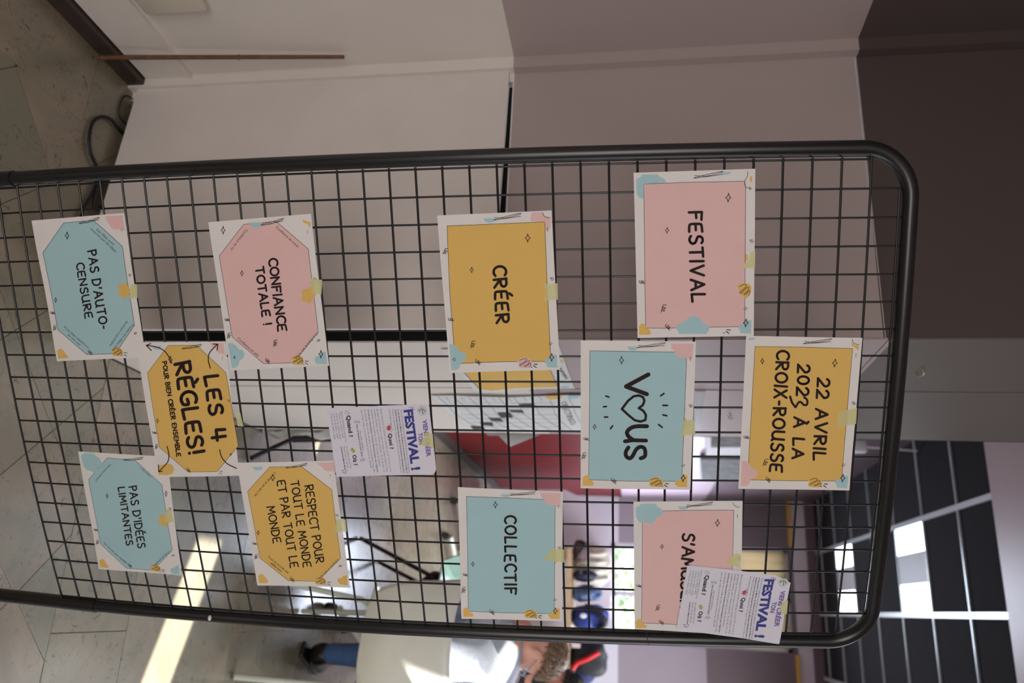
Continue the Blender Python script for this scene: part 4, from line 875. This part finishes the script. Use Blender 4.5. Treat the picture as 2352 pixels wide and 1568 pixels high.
# pole foot and cloth at the far end of the column
a = at(577, 1052, 2, 0.012); t = empty('folded_stand', 'black rod of a folded stand lying against the column end', 'stand', tuple(a))
G().tube([a, Vector((-0.60, 3.02, 0.10))], 0.010, 10).build('rod', m_cable, t, True)
G().tube([Vector((-0.60, 3.02, 0.10)), Vector((-0.63, 3.10, 0.45))], 0.014, 10).build('post', m_cable, t, True)
cl = []; nn = 22
for i in range(nn + 1):
    for j in range(7):
        z = 0.03 + 0.34 * i / nn; cl.append((-0.62 + 0.02 * j / 6 + 0.012 * math.sin(i * .6 + j), 2.935 + 0.035 * j / 6 * (0.5 + 0.5 * math.sin(i * .45 + 1)) + 0.004 * math.sin(i + j), z))
o = mk('cloth', cl, [(i * 7 + j, i * 7 + j + 1, (i + 1) * 7 + j + 1, (i + 1) * 7 + j) for i in range(nn) for j in range(6)], mat('white_cloth', (218, 220, 214), 0.8), None, True)
md = o.modifiers.new('s', 'SOLIDIFY'); md.thickness = 0.002
tag(o, 'strip of white cloth hanging at the bottom edge of the column', 'cloth')
t = empty('ceiling_sensor', 'small white device with cords hanging below the dark ceiling', 'sensor', tuple(at(1978, 1026, 1, 5.6)))
c = Vector(t.location); G().box(c + Vector((-0.04, -0.03, -0.05)), c + Vector((0.04, 0.03, 0.03)), None, 0.01).build('body', mat('device_white', (232, 228, 236), 0.4), t, True)
G().tube([c + Vector((0, 0, 0.03)), Vector((c.x + 0.02, c.y, 3.34))], 0.006, 8).build('cord', mat('device_white', (232, 228, 236), 0.4), t, True)
G().tube([c + Vector((-0.04, 0, 0)), c + Vector((-0.25, 0.05, 0.03)), Vector((-1.19, c.y + 0.2, c.z + 0.1))], 0.005, 8).build('cord', m_grey, t, True)

# ------------------------------------------------------------------ chairs
m_shell = mat('white_plastic', (240, 243, 234), 0.35); m_mint = mat('mint_plastic', (140, 172, 154), 0.35)
m_legw = mat('pale_green_tube', (206, 214, 200), 0.35); m_legb = mat('black_tube', (20, 22, 22), 0.35)
def chair(name, label, loc, az, ms, ml, sh=0.45):
    """az: facing direction, radians clockwise from +Y"""
    t = empty(name, label, 'chair', loc, 'plastic shell chairs'); R = Matrix.Translation(Vector(loc)) @ Matrix.Rotation(-az, 4, 'Z')
    v = []; f = []; nu, nv = 18, 22
    for j in range(nv + 1):
        s = j / nv                       # 0 front of seat .. 1 top of back
        if s < .42: y = 0.22 - s / .42 * 0.36; z = sh - 0.012 * math.sin(s / .42 * math.pi) - (0.02 if s == 0 else 0)
        else:
            q = (s - .42) / .58; y = -0.14 - 0.055 * math.sin(min(q * 2.2, 1) * math.pi / 2) - 0.05 * q; z = sh - 0.015 + 0.39 * q ** 1.08
        for i in range(nu + 1):
            u = -1 + 2 * i / nu; q = max(0, (s - .42) / .58)
            w = 0.205 + 0.012 * math.sin(s * math.pi); 
            if s >= .42: w = 0.16 + 0.055 * min(1, q * 2.0) ** .6 + 0.02 * q
            if s < .1: w *= (1 - (1 - s / .1) ** 3 * 0.22)
            zz = z + 0.02 * abs(u) ** 3 * (q > 0) * q * 1.6; yy = y + (0.07 * u * u * min(1, q * 1.6) if q > 0 else 0)
            zz += (0.018 * u * u if q == 0 else 0.02 * abs(u) ** 4 * (1 - q))
            v.append(R @ Vector((u * w, yy, zz)))
    for j in range(nv):
        for i in range(nu): a = j * (nu + 1) + i; f.append((a, a + 1, a + nu + 2, a + nu + 1))
    g = G().add(v, f); o = g.build('shell', ms, t, True); md = o.modifiers.new('s', 'SOLIDIFY'); md.thickness = 0.006
    for sx in (-1, 1):
        G().tube([R @ Vector(p) for p in ((sx * .185, -.24, .008), (sx * .165, -.06, sh - .05), (sx * .155, 0.0, sh - .02))], .0115, 10).build('leg', ml, t, True)
        G().tube([R @ Vector(p) for p in ((sx * .185, .25, .008), (sx * .165, .14, sh - .05), (sx * .155, .08, sh - .02))], .0115, 10).build('leg', ml, t, True)
    G().tube([R @ Vector(p) for p in ((-.155, .0, sh - .022), (.155, .0, sh - .022))], .009, 8).build('cross_bar', ml, t, True)
    return t
AZ = math.radians(15)
fv = Vector((math.sin(AZ), math.cos(AZ), 0)); sv = Vector((math.cos(AZ), -math.sin(AZ), 0))
CH = Vector((0.115, 3.05, 0)) + fv * 0.24
chair('shell_chair', 'white plastic shell chair with pale tube legs that the boy in grey sits on', tuple(CH), AZ, m_shell, m_legw, 0.43)
chair('shell_chair', 'mint green shell chair with black legs behind the white one', (-0.03, 4.36, 0), math.radians(106), m_mint, m_legb, 0.47)

def blob(ctr, r, seed, amp=.12, sq=.75, nu=28, nv=18, flat=True):
    R = random.Random(seed); ph = [R.uniform(0, 6) for _ in range(6)]; v = []; f = []
    def sg(x): return math.copysign(abs(x) ** sq, x)
    for j in range(nv + 1):
        th = math.pi * j / nv
        for i in range(nu):
            p_ = 2 * math.pi * i / nu; d = 1 + amp * (math.sin(3 * p_ + ph[0] + 2 * th) * .5 + math.sin(5 * th + ph[1] + p_) * .35 + math.sin(7 * p_ + ph[2] - 3 * th) * .25)
            z = sg(math.cos(th)) * r[2] * (d if math.cos(th) > 0 else 1)
            v.append(Vector((sg(math.sin(th)) * sg(math.cos(p_)) * r[0] * d, sg(math.sin(th)) * sg(math.sin(p_)) * r[1] * d, z)) + Vector(ctr))
    for j in range(nv):
        for i in range(nu): f.append((j * nu + i, (j + 1) * nu + i, (j + 1) * nu + (i + 1) % nu, j * nu + (i + 1) % nu))
    return G().add(v, f)
# table with wheeled feet in front of the boy
def wheel_table(label, ctr, az, L=1.2, D=0.6, top=True, group='tables on castors'):
    t = empty('wheeled_table', label, 'table', ctr, group); R = Matrix.Translation(Vector(ctr)) @ Matrix.Rotation(-az, 4, 'Z')
    mt = mat('table_white', (222, 222, 218), 0.3); mg = mat('castor_grey', (120, 126, 134), 0.4)
    G().box((-L / 2, -D / 2, .72), (L / 2, D / 2, .745), R, .004).build('tabletop', mt, t)
    for sx in (-1, 1):
        x = sx * (L / 2 - .08)
        G().tube([R @ Vector((x, -D / 2 + .02, .075)), R @ Vector((x, D / 2 - .02, .075))], .019, 12).build('foot', m_legw, t, True)
        G().tube([R @ Vector((x, 0, .08)), R @ Vector((x, 0, .72))], .022, 12).build('post', m_legw, t, True)
        for sy in (-1, 1):
            c = Vector((x, sy * (D / 2 - .02), .032)); G().tube([R @ (c + Vector((-.018, 0, 0))), R @ (c + Vector((.006, 0, 0)))], .032, 18).build('castor', m_legb, t, True)
            G().tube([R @ (c + Vector((-.021, 0, 0))), R @ (c + Vector((-.018, 0, 0)))], .022, 18).build('castor_cap', mg, t, True)
    return t
a = Vector((0.05, 3.86, 0)); b = Vector((0.36, 4.62, 0)); az = math.atan2((b - a).x, (b - a).y)
mid = (a + b) / 2 + Vector((math.cos(az), -math.sin(az), 0)) * 0.42
wheel_table('white table on castors next to the boy in grey', tuple(mid), az, 1.0, (b - a).length + .04)
a = at(1033, 1228, 2, .07); b = at(1056, 1345, 2, .07); az = math.atan2((b - a).x, (b - a).y); mid = (a + b) / 2 - Vector((math.cos(az), -math.sin(az), 0)) * 0.18
wheel_table('white table on castors farther back, its foot mirrored in the floor', (mid.x, mid.y, 0), az, .52, (b - a).length)
c = at(990, 1342, 1, 4.33); t = empty('jacket', 'dark navy jacket bundled on the mint green chair', 'jacket', tuple(c))
blob(c + Vector((.05, .03, .0)), (.11, .10, .07), 61, .15).build('body', mat('navy_dark_cloth', (24, 28, 44), .8, noise=.4, nscale=20), t, True)
c = at(1168, 1506, 1, 4.12); c.z = max(c.z, .82)
t = empty('cloth_bag', 'brown and black soft bag on the table beside the boy', 'bag', (c.x, c.y, .746))
blob(Vector((c.x, c.y, .84)), (.15, .07, .094), 71, .12, .85).build('body', mat('brown_cloth', (112, 90, 88), .8, noise=.6, nscale=26), t, True)
blob(Vector((c.x - .06, c.y + .02, .86)), (.09, .06, .11), 72, .12, .85).build('flap', mat('black_cloth', (22, 20, 20), .8), t, True)
# white rounded panel standing behind the bags
PY = 7.6
pp = [at(x, y, 1, PY) for x, y in ((1400, 1425), (1402, 1400), (1405, 1350), (1404, 1285), (1396, 1240), (1385, 1205), (1368, 1172), (1345, 1148), (1300, 1125))]
pl_ = [p_.copy() for p_ in pp] + [Vector((pp[-1].x, PY, 0.0)), Vector((pp[0].x + .1, PY, 0.0)), Vector((pp[0].x + .1, PY, pp[0].z - .35)), Vector((pp[0].x + .05, PY, pp[0].z - .1))]
tag(G().prism(pl_, (0, .05, 0)).build('rounded_panel', mat('lilac_white', (214, 208, 220), 0.4), None), 'large white panel with rounded top standing behind the row of bags', 'panel')
# wooden counter
BZ = at(1311, 1400, 1, 7.0).z
t = empty('wooden_counter', 'light wood counter along the far wall carrying coats and bags', 'counter', (0.3, 7.25, 0))
m_wood = mat('light_wood', (196, 170, 132), 0.45, noise=0.4, nscale=12)
G().box((-0.50, 7.0, BZ - .045), (1.4, 7.5, BZ), None, .003).build('counter_top', m_wood, t)
for x in (-0.46, 0.45, 1.34):
    for y in (7.05, 7.45): G().box((x - .025, y - .025, 0), (x + .025, y + .025, BZ - .045), None, .003).build('leg', m_wood, t)

def pxbox(x0, x1, y0, y1, Y):
    a = at(x0, y0, 1, Y); b = at(x1, y1, 1, Y); return (a.x + b.x) / 2, abs(b.x - a.x) / 2, min(a.z, b.z), max(a.z, b.z)
def bag(name, label, cat, px, Y, col, seed, extra=None, depth=.115, sq=.7, amp=.10, rough=.7):
    cx, hw, z0, z1 = pxbox(*px, Y); z0 = BZ if z0 < BZ + .1 else z0
    t = empty(name, label, cat, (cx, Y, z0), 'coats and bags on the counter')
    c = Vector((cx, Y, (z0 + z1) / 2)); h = (z1 - z0) / 2
    blob(c, (hw, depth, h), seed, amp, sq).build('body', mat('cloth_%d' % seed, col, rough, noise=.5, nscale=14, bump=.3), t, True)
    if extra: extra(t, c, hw, h, Y - depth)
    return t
bag('handbag', 'small dark maroon bag at the left end of the counter', 'bag', (1312, 1352, 1240, 1288), 7.14, (88, 60, 62), 31,
    lambda t, c, w, h, y: G().tube(cr([c + Vector((-w * .8, -.12, 0)), c + Vector((-w * .3, -.16, h * .5)), c + Vector((w * .6, -.15, -h * .2)), c + Vector((w * .9, -.1, -h * .7))], 5), .016, 8).build('strap', mat('black_strap', (22, 20, 22), .6), t, True))
def x_coat(t, c, w, h, y):
    for k in range(4):
        x = c.x - w * .6 + k * w * .42
        G().tube(cr([(x, y + .05, c.z + h * .85), (x + .02, y - .01, c.z + h * .2), (x + .01, y - .0, c.z - h * .4), (x + .03, y + .03, c.z - h * .9)], 5), .02, 8, rs=None).build('fold', mat('cloth_32', (214, 206, 190), .8), t, True)
bag('coat', 'cream coat heaped behind the small dark bags', 'coat', (1318, 1402, 1250, 1345), 7.40, (224, 218, 204), 32, x_coat, amp=.14, depth=.09)
bag('cap', 'round navy cap lying among the coats', 'cap', (1312, 1372, 1306, 1338), 7.14, (34, 38, 60), 33,
    lambda t, c, w, h, y: G().ell(c + Vector((-w * .7, -.05, -h * .3)), (w * .7, .12, .018), nu=16, nv=8).build('peak', mat('cloth_33', (34, 38, 60), .7), t, True), sq=1.0, amp=.05)
bag('denim_jacket', 'crumpled blue denim jacket beside the blue backpack', 'jacket', (1308, 1378, 1342, 1382), 7.14, (74, 96, 140), 34,
    lambda t, c, w, h, y: blob(c + Vector((w * .3, -.10, h * .1)), (w * .55, .06, h * .5), 44, .2).build('sleeve', mat('cloth_34b', (108, 128, 168), .7, noise=.6, nscale=20), t, True), amp=.2)
def x_blue(t, c, w, h, y):
    blob(c + Vector((0.02, -.11, -h * .25)), (w * .75, .06, h * .5), 45, .08).build('front_pocket', mat('cloth_royal', (34, 54, 132), .6, noise=.3, nscale=10), t, True)
    G().tube(cr([c + Vector((-w * .9, -.12, -h * .2)), c + Vector((-w * .5, -.17, h * .4)), c + Vector((w * .3, -.16, h * .9)), c + Vector((w * .95, -.1, h * .5))], 5), .022, 8).build('strap', mat('black_strap', (22, 20, 22), .6), t, True)
    G().ell(c + Vector((-.01, -.185, -h * .3)), (.02, .004, .028), nu=14, nv=8).build('white_print', mat('print_white', (220, 222, 228), .6), t, True)
bag('backpack', 'royal blue backpack with black straps and small white print', 'backpack', (1312, 1396, 1386, 1448), 7.16, (36, 56, 128), 35, x_blue, depth=.13, rough=.55)
def x_blk(t, c, w, h, y):
    a = at(1376, 1497, 1, y - .02); b = at(1350, 1512, 1, y - .03); d = at(1326, 1522, 1, y - .03); e = at(1314, 1538, 1, y - .02)
    G().tube(cr([a, b, d, e], 6), .02, 10).build('red_trim', mat('red_fabric', (190, 18, 28), .6), t, True, 'bright red padded trim')
    c2 = at(1323, 1482, 1, y - .02); G().box(c2 + Vector((-.018, -.004, -.035)), c2 + Vector((.018, .004, .035)), None, .003).build('patch', mat('pinkish_white', (226, 208, 212), .6), t)
    blob(at(1366, 1518, 1, y + .1), (.06, .07, .075), 47, .08).build('pouch', mat('cloth_36', (24, 26, 32), .7), t, True)
    blob(at(1335, 1552, 1, y + .08), (.07, .06, .10), 48, .08).build('side_pocket', mat('navy_cloth', (36, 46, 92), .7), t, True)
bag('backpack', 'black backpack with curved red trim beyond the boy', 'backpack', (1312, 1392, 1460, 1560), 7.16, (24, 26, 32), 36, x_blk, depth=.15)

# ------------------------------------------------------------------ people
m_skin = mat('skin', (222, 168, 146), 0.5, noise=.08, nscale=30)
def skin_body(name, joints, edges, m, parent, sub=2):
    """one smooth surface grown on a skeleton; joints = {key: (point, radius)}"""
    ks = list(joints); me = bpy.data.meshes.new(name); off = Vector(parent.location)
    me.from_pydata([tuple(Vector(joints[k][0]) - off) for k in ks], [(ks.index(a), ks.index(b)) for a, b in edges], []); me.materials.append(m)
    o = bpy.data.objects.new(name, me); COL.objects.link(o); o.parent = parent
    sk = o.modifiers.new('skin', 'SKIN'); sk.use_smooth_shade = True
    for i, k in enumerate(ks):
        r = joints[k][1]; r = r if isinstance(r, tuple) else (r, r); me.skin_vertices[0].data[i].radius = r
    me.skin_vertices[0].data[0].use_root = True
    s_ = o.modifiers.new('sub', 'SUBSURF'); s_.levels = sub; s_.render_levels = sub
    dg = bpy.context.evaluated_depsgraph_get(); m2 = bpy.data.meshes.new_from_object(o.evaluated_get(dg)); o.modifiers.clear(); o.data = m2
    m2.polygons.foreach_set('use_smooth', [True] * len(m2.polygons)); return o
def head_geo(M, s=1.0):
    """x right ear side, y face forward, z up; origin at the centre of the skull"""
    g = G(); nu, nv = 44, 34; v = []; f = []
    def bump(p, c, r): return math.exp(-sum(((p[i] - c[i]) / r[i]) ** 2 for i in range(3)))
    for j in range(nv + 1):
        th = math.pi * j / nv
        for i in range(nu):
            ph = 2 * math.pi * i / nu + math.pi / 2; d = Vector((math.sin(th) * math.cos(ph), math.sin(th) * math.sin(ph), math.cos(th)))
            p = Vector((d.x * .071, d.y * .090, d.z * .104))
            if p.z < 0:
                k = min(1, -p.z / .104); p.x *= 1 - .34 * k ** 1.4
                if p.y < 0: p.y *= 1 - .50 * k
                else: p.y = p.y * (1 - .06 * k) + .012 * k
            if d.y > 0:
                p.y += .026 * bump(p, (0, .085, -.030), (.012, .05, .018)) + .012 * bump(p, (0, .085, -.010), (.009, .05, .026))
                for sx in (-1, 1): p.y -= .010 * bump(p, (sx * .028, .08, .002), (.016, .05, .012))
                p.y += .007 * bump(p, (0, .085, -.060), (.02, .05, .006)) + .007 * bump(p, (0, .085, -.072), (.016, .05, .006)) - .003 * bump(p, (0, .085, -.066), (.02, .05, .003))
                p.y += .008 * bump(p, (0, .08, -.095), (.018, .05, .012)) + .004 * bump(p, (0, .08, .022), (.05, .05, .01))
            v.append(M @ (p * s))
    for j in range(nv):
        for i in range(nu): f.append((j * nu + i, j * nu + (i + 1) % nu, (j + 1) * nu + (i + 1) % nu, (j + 1) * nu + i))
    return g.add(v, f)
def ear(g, M, sx, s=1.0):
    for c, r, a in (((sx * .074, -.008, -.012), (.008, .019, .030), .25), ((sx * .080, -.014, -.004), (.005, .015, .022), .25)):
        Rm = M.to_3x3() @ Matrix.Rotation(-a * sx, 3, 'Z'); g.ell(M @ (Vector(c) * s), tuple(x * s for x in r), Rm.to_4x4(), 14, 10)
def person(label, hip, az, headpos, haz, hpitch, hroll, skin, cols, hair_col, glasses=False, short=True, s=1.0, legfwd=.42, lean=.10):
    f = Vector((math.sin(az), math.cos(az), 0)); r = Vector((math.cos(az), -math.sin(az), 0)); hip = Vector(hip)
    t = empty('person', label, 'person', tuple(Vector((hip.x, hip.y, 0))), 'children sitting at the tables')
    L = lambda a, b, c: hip + r * a + f * b + Vector((0, 0, c))
    hp = Vector(headpos); H = Matrix.Translation(hp) @ Matrix.Rotation(-haz, 4, 'Z') @ Matrix.Rotation(hpitch, 4, 'X') @ Matrix.Rotation(hroll, 4, 'Y')
    neck = H @ Vector((0, -.030, -.115 if hpitch > -.7 else -.10))
    chest = L(0, lean, .30); sh = neck * .45 + chest * .55 + Vector((0, 0, .045))
    J = dict(pel=(L(0, 0, 0), (.125, .10)), bel=(L(0, lean * .4, .14), (.115, .09)), ch=(chest, (.125, .095)), up=(sh, (.085, .07)), nk=(neck, .046), hd=(neck + (hp - neck) * .5, .044))
    E = [('pel', 'bel'), ('bel', 'ch'), ('ch', 'up'), ('up', 'nk'), ('nk', 'hd')]; Jt = {}; Jl = {}
    for sx, n in ((-1, 'l'), (1, 'r')):
        s1 = sh + r * sx * .135 + Vector((0, 0, -.02)); e = s1 + r * sx * .05 + f * .10 + Vector((0, 0, -.20)); w = e + f * .20 - r * sx * .06 + Vector((0, 0, -.02)); h_ = w + f * .07
        k = L(sx * .10, .36, .02); a = L(sx * .10, legfwd - .04, -.38)
        J.update({n + 's': (s1, .052), n + 'e': (e, .039), n + 'w': (w, .026), n + 'h': (h_, (.034, .018)), n + 'hp': (L(sx * .085, .05, 0), .082), n + 'k': (k, .056), n + 'a': (a, .036), n + 'f': (a + f * .10 + Vector((0, 0, -.045)), .034)})
        E += [('up', n + 's'), (n + 's', n + 'e'), (n + 'e', n + 'w'), (n + 'w', n + 'h'), ('pel', n + 'hp'), (n + 'hp', n + 'k'), (n + 'k', n + 'a'), (n + 'a', n + 'f')]
    body = skin_body('body', J, E, skin, t)
    H = Matrix.Translation(hp) @ Matrix.Rotation(-haz, 4, 'Z') @ Matrix.Rotation(hpitch, 4, 'X') @ Matrix.Rotation(hroll, 4, 'Y')
    g = head_geo(H, s); ear(g, H, -1, s); ear(g, H, 1, s)
    n0 = len(body.data.vertices); off = Vector(t.location)
    # hands: five fingers each, rooted in the palm
    for sx, n in ((-1, 'l'), (1, 'r')):
        hc = Vector(J[n + 'h'][0])
        for q in range(4):
            b0 = hc + f * .015 + r * (q - 1.5) * .017; ln = (.055, .064, .060, .046)[q]
            g.tube([b0, b0 + f * ln * .5 + Vector((0, 0, -.004)), b0 + f * ln * .85 + Vector((0, 0, -.018)), b0 + f * ln + Vector((0, 0, -.03))], .008, 8, rs=[.0085, .008, .0072, .0055])
        b0 = hc - r * sx * .022 - f * .015; g.tube([b0, b0 - r * sx * .022 + f * .022, b0 - r * sx * .026 + f * .045], .009, 8, rs=[.0105, .009, .007])
    bm = bmesh.new(); bm.from_mesh(body.data); vs_ = [bm.verts.new(p - off) for p in g.v]
    for q in g.f:
        try: fc_ = bm.faces.new([vs_[i] for i in q]); fc_.smooth = True
        except ValueError: pass
    bm.to_mesh(body.data); bm.free()
    # clothes
    Jc = {k: (J[k][0], tuple(x * 1.14 + .012 for x in (J[k][1] if isinstance(J[k][1], tuple) else (J[k][1],) * 2))) for k in ('pel', 'bel', 'ch', 'up', 'ls', 'le', 'lw', 'rs', 're', 'rw')}
    Jc['nk2'] = (Vector(J['up'][0]).lerp(J['nk'][0], .55), (.066, .062))
    skin_body('hoodie', Jc, [('pel', 'bel'), ('bel', 'ch'), ('ch', 'up'), ('up', 'nk2'), ('up', 'ls'), ('ls', 'le'), ('le', 'lw'), ('up', 'rs'), ('rs', 're'), ('re', 'rw')], cols[0], t)
    Jh = {}; base = Vector(J['up'][0]) + Vector((0, 0, .03))
    G().ell(base - f * .075 + Vector((0, 0, -.025)), (.085, .034, .05), Matrix.Rotation(-az, 4, 'Z') @ Matrix.Rotation(.5, 4, 'X'), 18, 12).build('hood', cols[0], t, True)
    J['la2'] = (Vector(J['la'][0]) + Vector((0, 0, -.06)), .036); J['ra2'] = (Vector(J['ra'][0]) + Vector((0, 0, -.06)), .036)
    Jp = {k: (J[k][0], tuple(x * 1.12 + .008 for x in (J[k][1] if isinstance(J[k][1], tuple) else (J[k][1],) * 2))) for k in ('pel', 'lhp', 'lk', 'la', 'la2', 'rhp', 'rk', 'ra', 'ra2')}
    skin_body('jeans', Jp, [('pel', 'lhp'), ('lhp', 'lk'), ('lk', 'la'), ('la', 'la2'), ('pel', 'rhp'), ('rhp', 'rk'), ('rk', 'ra'), ('ra', 'ra2')], cols[2], t)
    for sx, n in ((-1, 'l'), (1, 'r')):
        a = Vector(J[n + 'a'][0]); z0 = .045
        Js = dict(a=(Vector((a.x, a.y, .15)), .052), b=(Vector((a.x, a.y, .06)), .056), c=(Vector((a.x, a.y, .05)) + f * .09, (.052, .045)), d=(Vector((a.x, a.y, .04)) + f * .17, (.042, .034)))
        skin_body('boot', Js, [('a', 'b'), ('b', 'c'), ('c', 'd')], cols[3], t)
        G().box((-.034, -.045, 0.002), (.034, .185, .02), Matrix.Translation((a.x, a.y, 0)) @ Matrix.Rotation(-az, 4, 'Z'), .006).build('sole', cols[3], t)
    # hair: a cap on the skull plus locks
    hg = G(); R = random.Random(int(abs(hp.x) * 999) + 5)
    def scalp(u, w, k=1.0):            # u angle from the crown, w azimuth from the face
        return Vector((math.sin(u) * math.sin(w) * .0745, math.sin(u) * math.cos(w) * .094, math.cos(u) * .108)) * k
    def lim(w): return 1.02 + .62 * (1 - math.cos(w)) / 2 * 1.15 - .12 * abs(math.sin(w))
    v = []; fc_ = []; nu, nv = 36, 10
    for j in range(nv + 1):
        for i in range(nu): w = 2 * math.pi * i / nu; u = lim(w) * j / nv; v.append(H @ (scalp(u, w, (1.06 if j < nv else 1.0) + R.uniform(-.012, .012)) * s))
    for j in range(nv):
        for i in range(nu): fc_.append((j * nu + i, (j + 1) * nu + i, (j + 1) * nu + (i + 1) % nu, j * nu + (i + 1) % nu))
    hg.add(v, fc_).build('hair', hair_col, t, True)
    lk = G()
    for i in range(420):
        w = R.uniform(-math.pi, math.pi); u0 = R.uniform(.05, .95) * lim(w); u1 = min(u0 + R.uniform(.3, .55), lim(w) + (.16 if abs(w) < 1.2 else .05)); dw = R.uniform(-.35, .35)
        pts = [H @ (scalp(u0 + (u1 - u0) * q / 4, w + dw * q / 4, 1.065 + .03 * math.sin(q / 4 * math.pi) + R.uniform(0, .01)) * s) for q in range(5)]
        lk.tube(pts, .004, 5, rs=[.002, .0048, .0052, .004, .0012])
    o = lk.build('hair_locks', hair_col, t, True); o['kind'] = 'stuff'
    em = mat('eye_white', (236, 232, 228), .2); 
    for sx in (-1, 1):
        G().ell(H @ (Vector((sx * .028, .0775, .002)) * s), (.010 * s, .007 * s, .007 * s), H.to_3x3().to_4x4(), 12, 8).build('eye', em, t, True)
        G().ell(H @ (Vector((sx * .028, .0835, .001)) * s), (.0045, .0022, .0045), H.to_3x3().to_4x4(), 10, 6).build('iris', mat('iris', (70, 50, 40), .2), t, True)
    G().tube([H @ (Vector(q) * s) for q in ((-.02, .094, -.066), (-.008, .099, -.0655), (.008, .099, -.0655), (.02, .094, -.066))], .0028, 8).build('mouth', mat('lips', (186, 104, 98), .5), t, True)
    if glasses:
        q = G(); mf = mat('glasses_frame', (190, 196, 204), .25, metal=.6)
        for sx in (-1, 1):
            q.tube([H @ (Vector((sx * .031 + .021 * math.cos(a), .103, .001 + .017 * math.sin(a))) * s) for a in [k * math.pi / 8 for k in range(17)]], .0022, 6, cap=False)
            q.tube([H @ (Vector(p_) * s) for p_ in ((sx * .052, .102, .006), (sx * .072, .06, .008), (sx * .078, -.005, .008), (sx * .078, -.02, -.012))], .002, 6)
        q.tube([H @ (Vector(p_) * s) for p_ in ((-.011, .104, .004), (0, .108, .007), (.011, .104, .004))], .0014, 6)
        q.build('glasses', mf, t, True, 'thin silver glasses')
    return t
hp = at(1240, 1494, 1, 3.36)
boy = person('boy in a light grey hoodie and thin glasses bending his head over the table', tuple(Vector((CH.x, CH.y, 0)) - fv * .01 + Vector((0, 0, .53))), math.radians(24), tuple(hp), math.radians(72), math.radians(-40), math.radians(4), m_skin,
       (mat('grey_marl', (180, 186, 198), .9, noise=.35, nscale=180), mat('brown_lining', (112, 92, 90), .9), mat('denim', (72, 104, 152), .8, noise=.3, nscale=90), mat('black_leather', (22, 22, 22), .35)),
       mat('light_brown_hair', (122, 96, 74), .5, noise=.5, nscale=60), True, s=1.0)
h2 = at(1284, 1582, 1, 4.75)
person('child with short black hair seated farther right, mostly out of view', (h2.x - .02, h2.y - .06, .55), math.radians(-20), tuple(h2), math.radians(-35), math.radians(-12), 0, mat('skin_tan', (206, 140, 118), .5),
       (mat('dark_sweater', (40, 42, 52), .9), mat('dark_sweater', (40, 42, 52), .9), mat('denim', (72, 104, 152), .8), mat('black_leather', (22, 22, 22), .35)), mat('black_hair', (30, 26, 28), .45, noise=.4, nscale=60), s=1.2)
chair('shell_chair', 'shell chair under the black-haired child, mostly out of view', (h2.x - .02 + .05, h2.y - .02, 0), math.radians(-20), m_shell, m_legw)
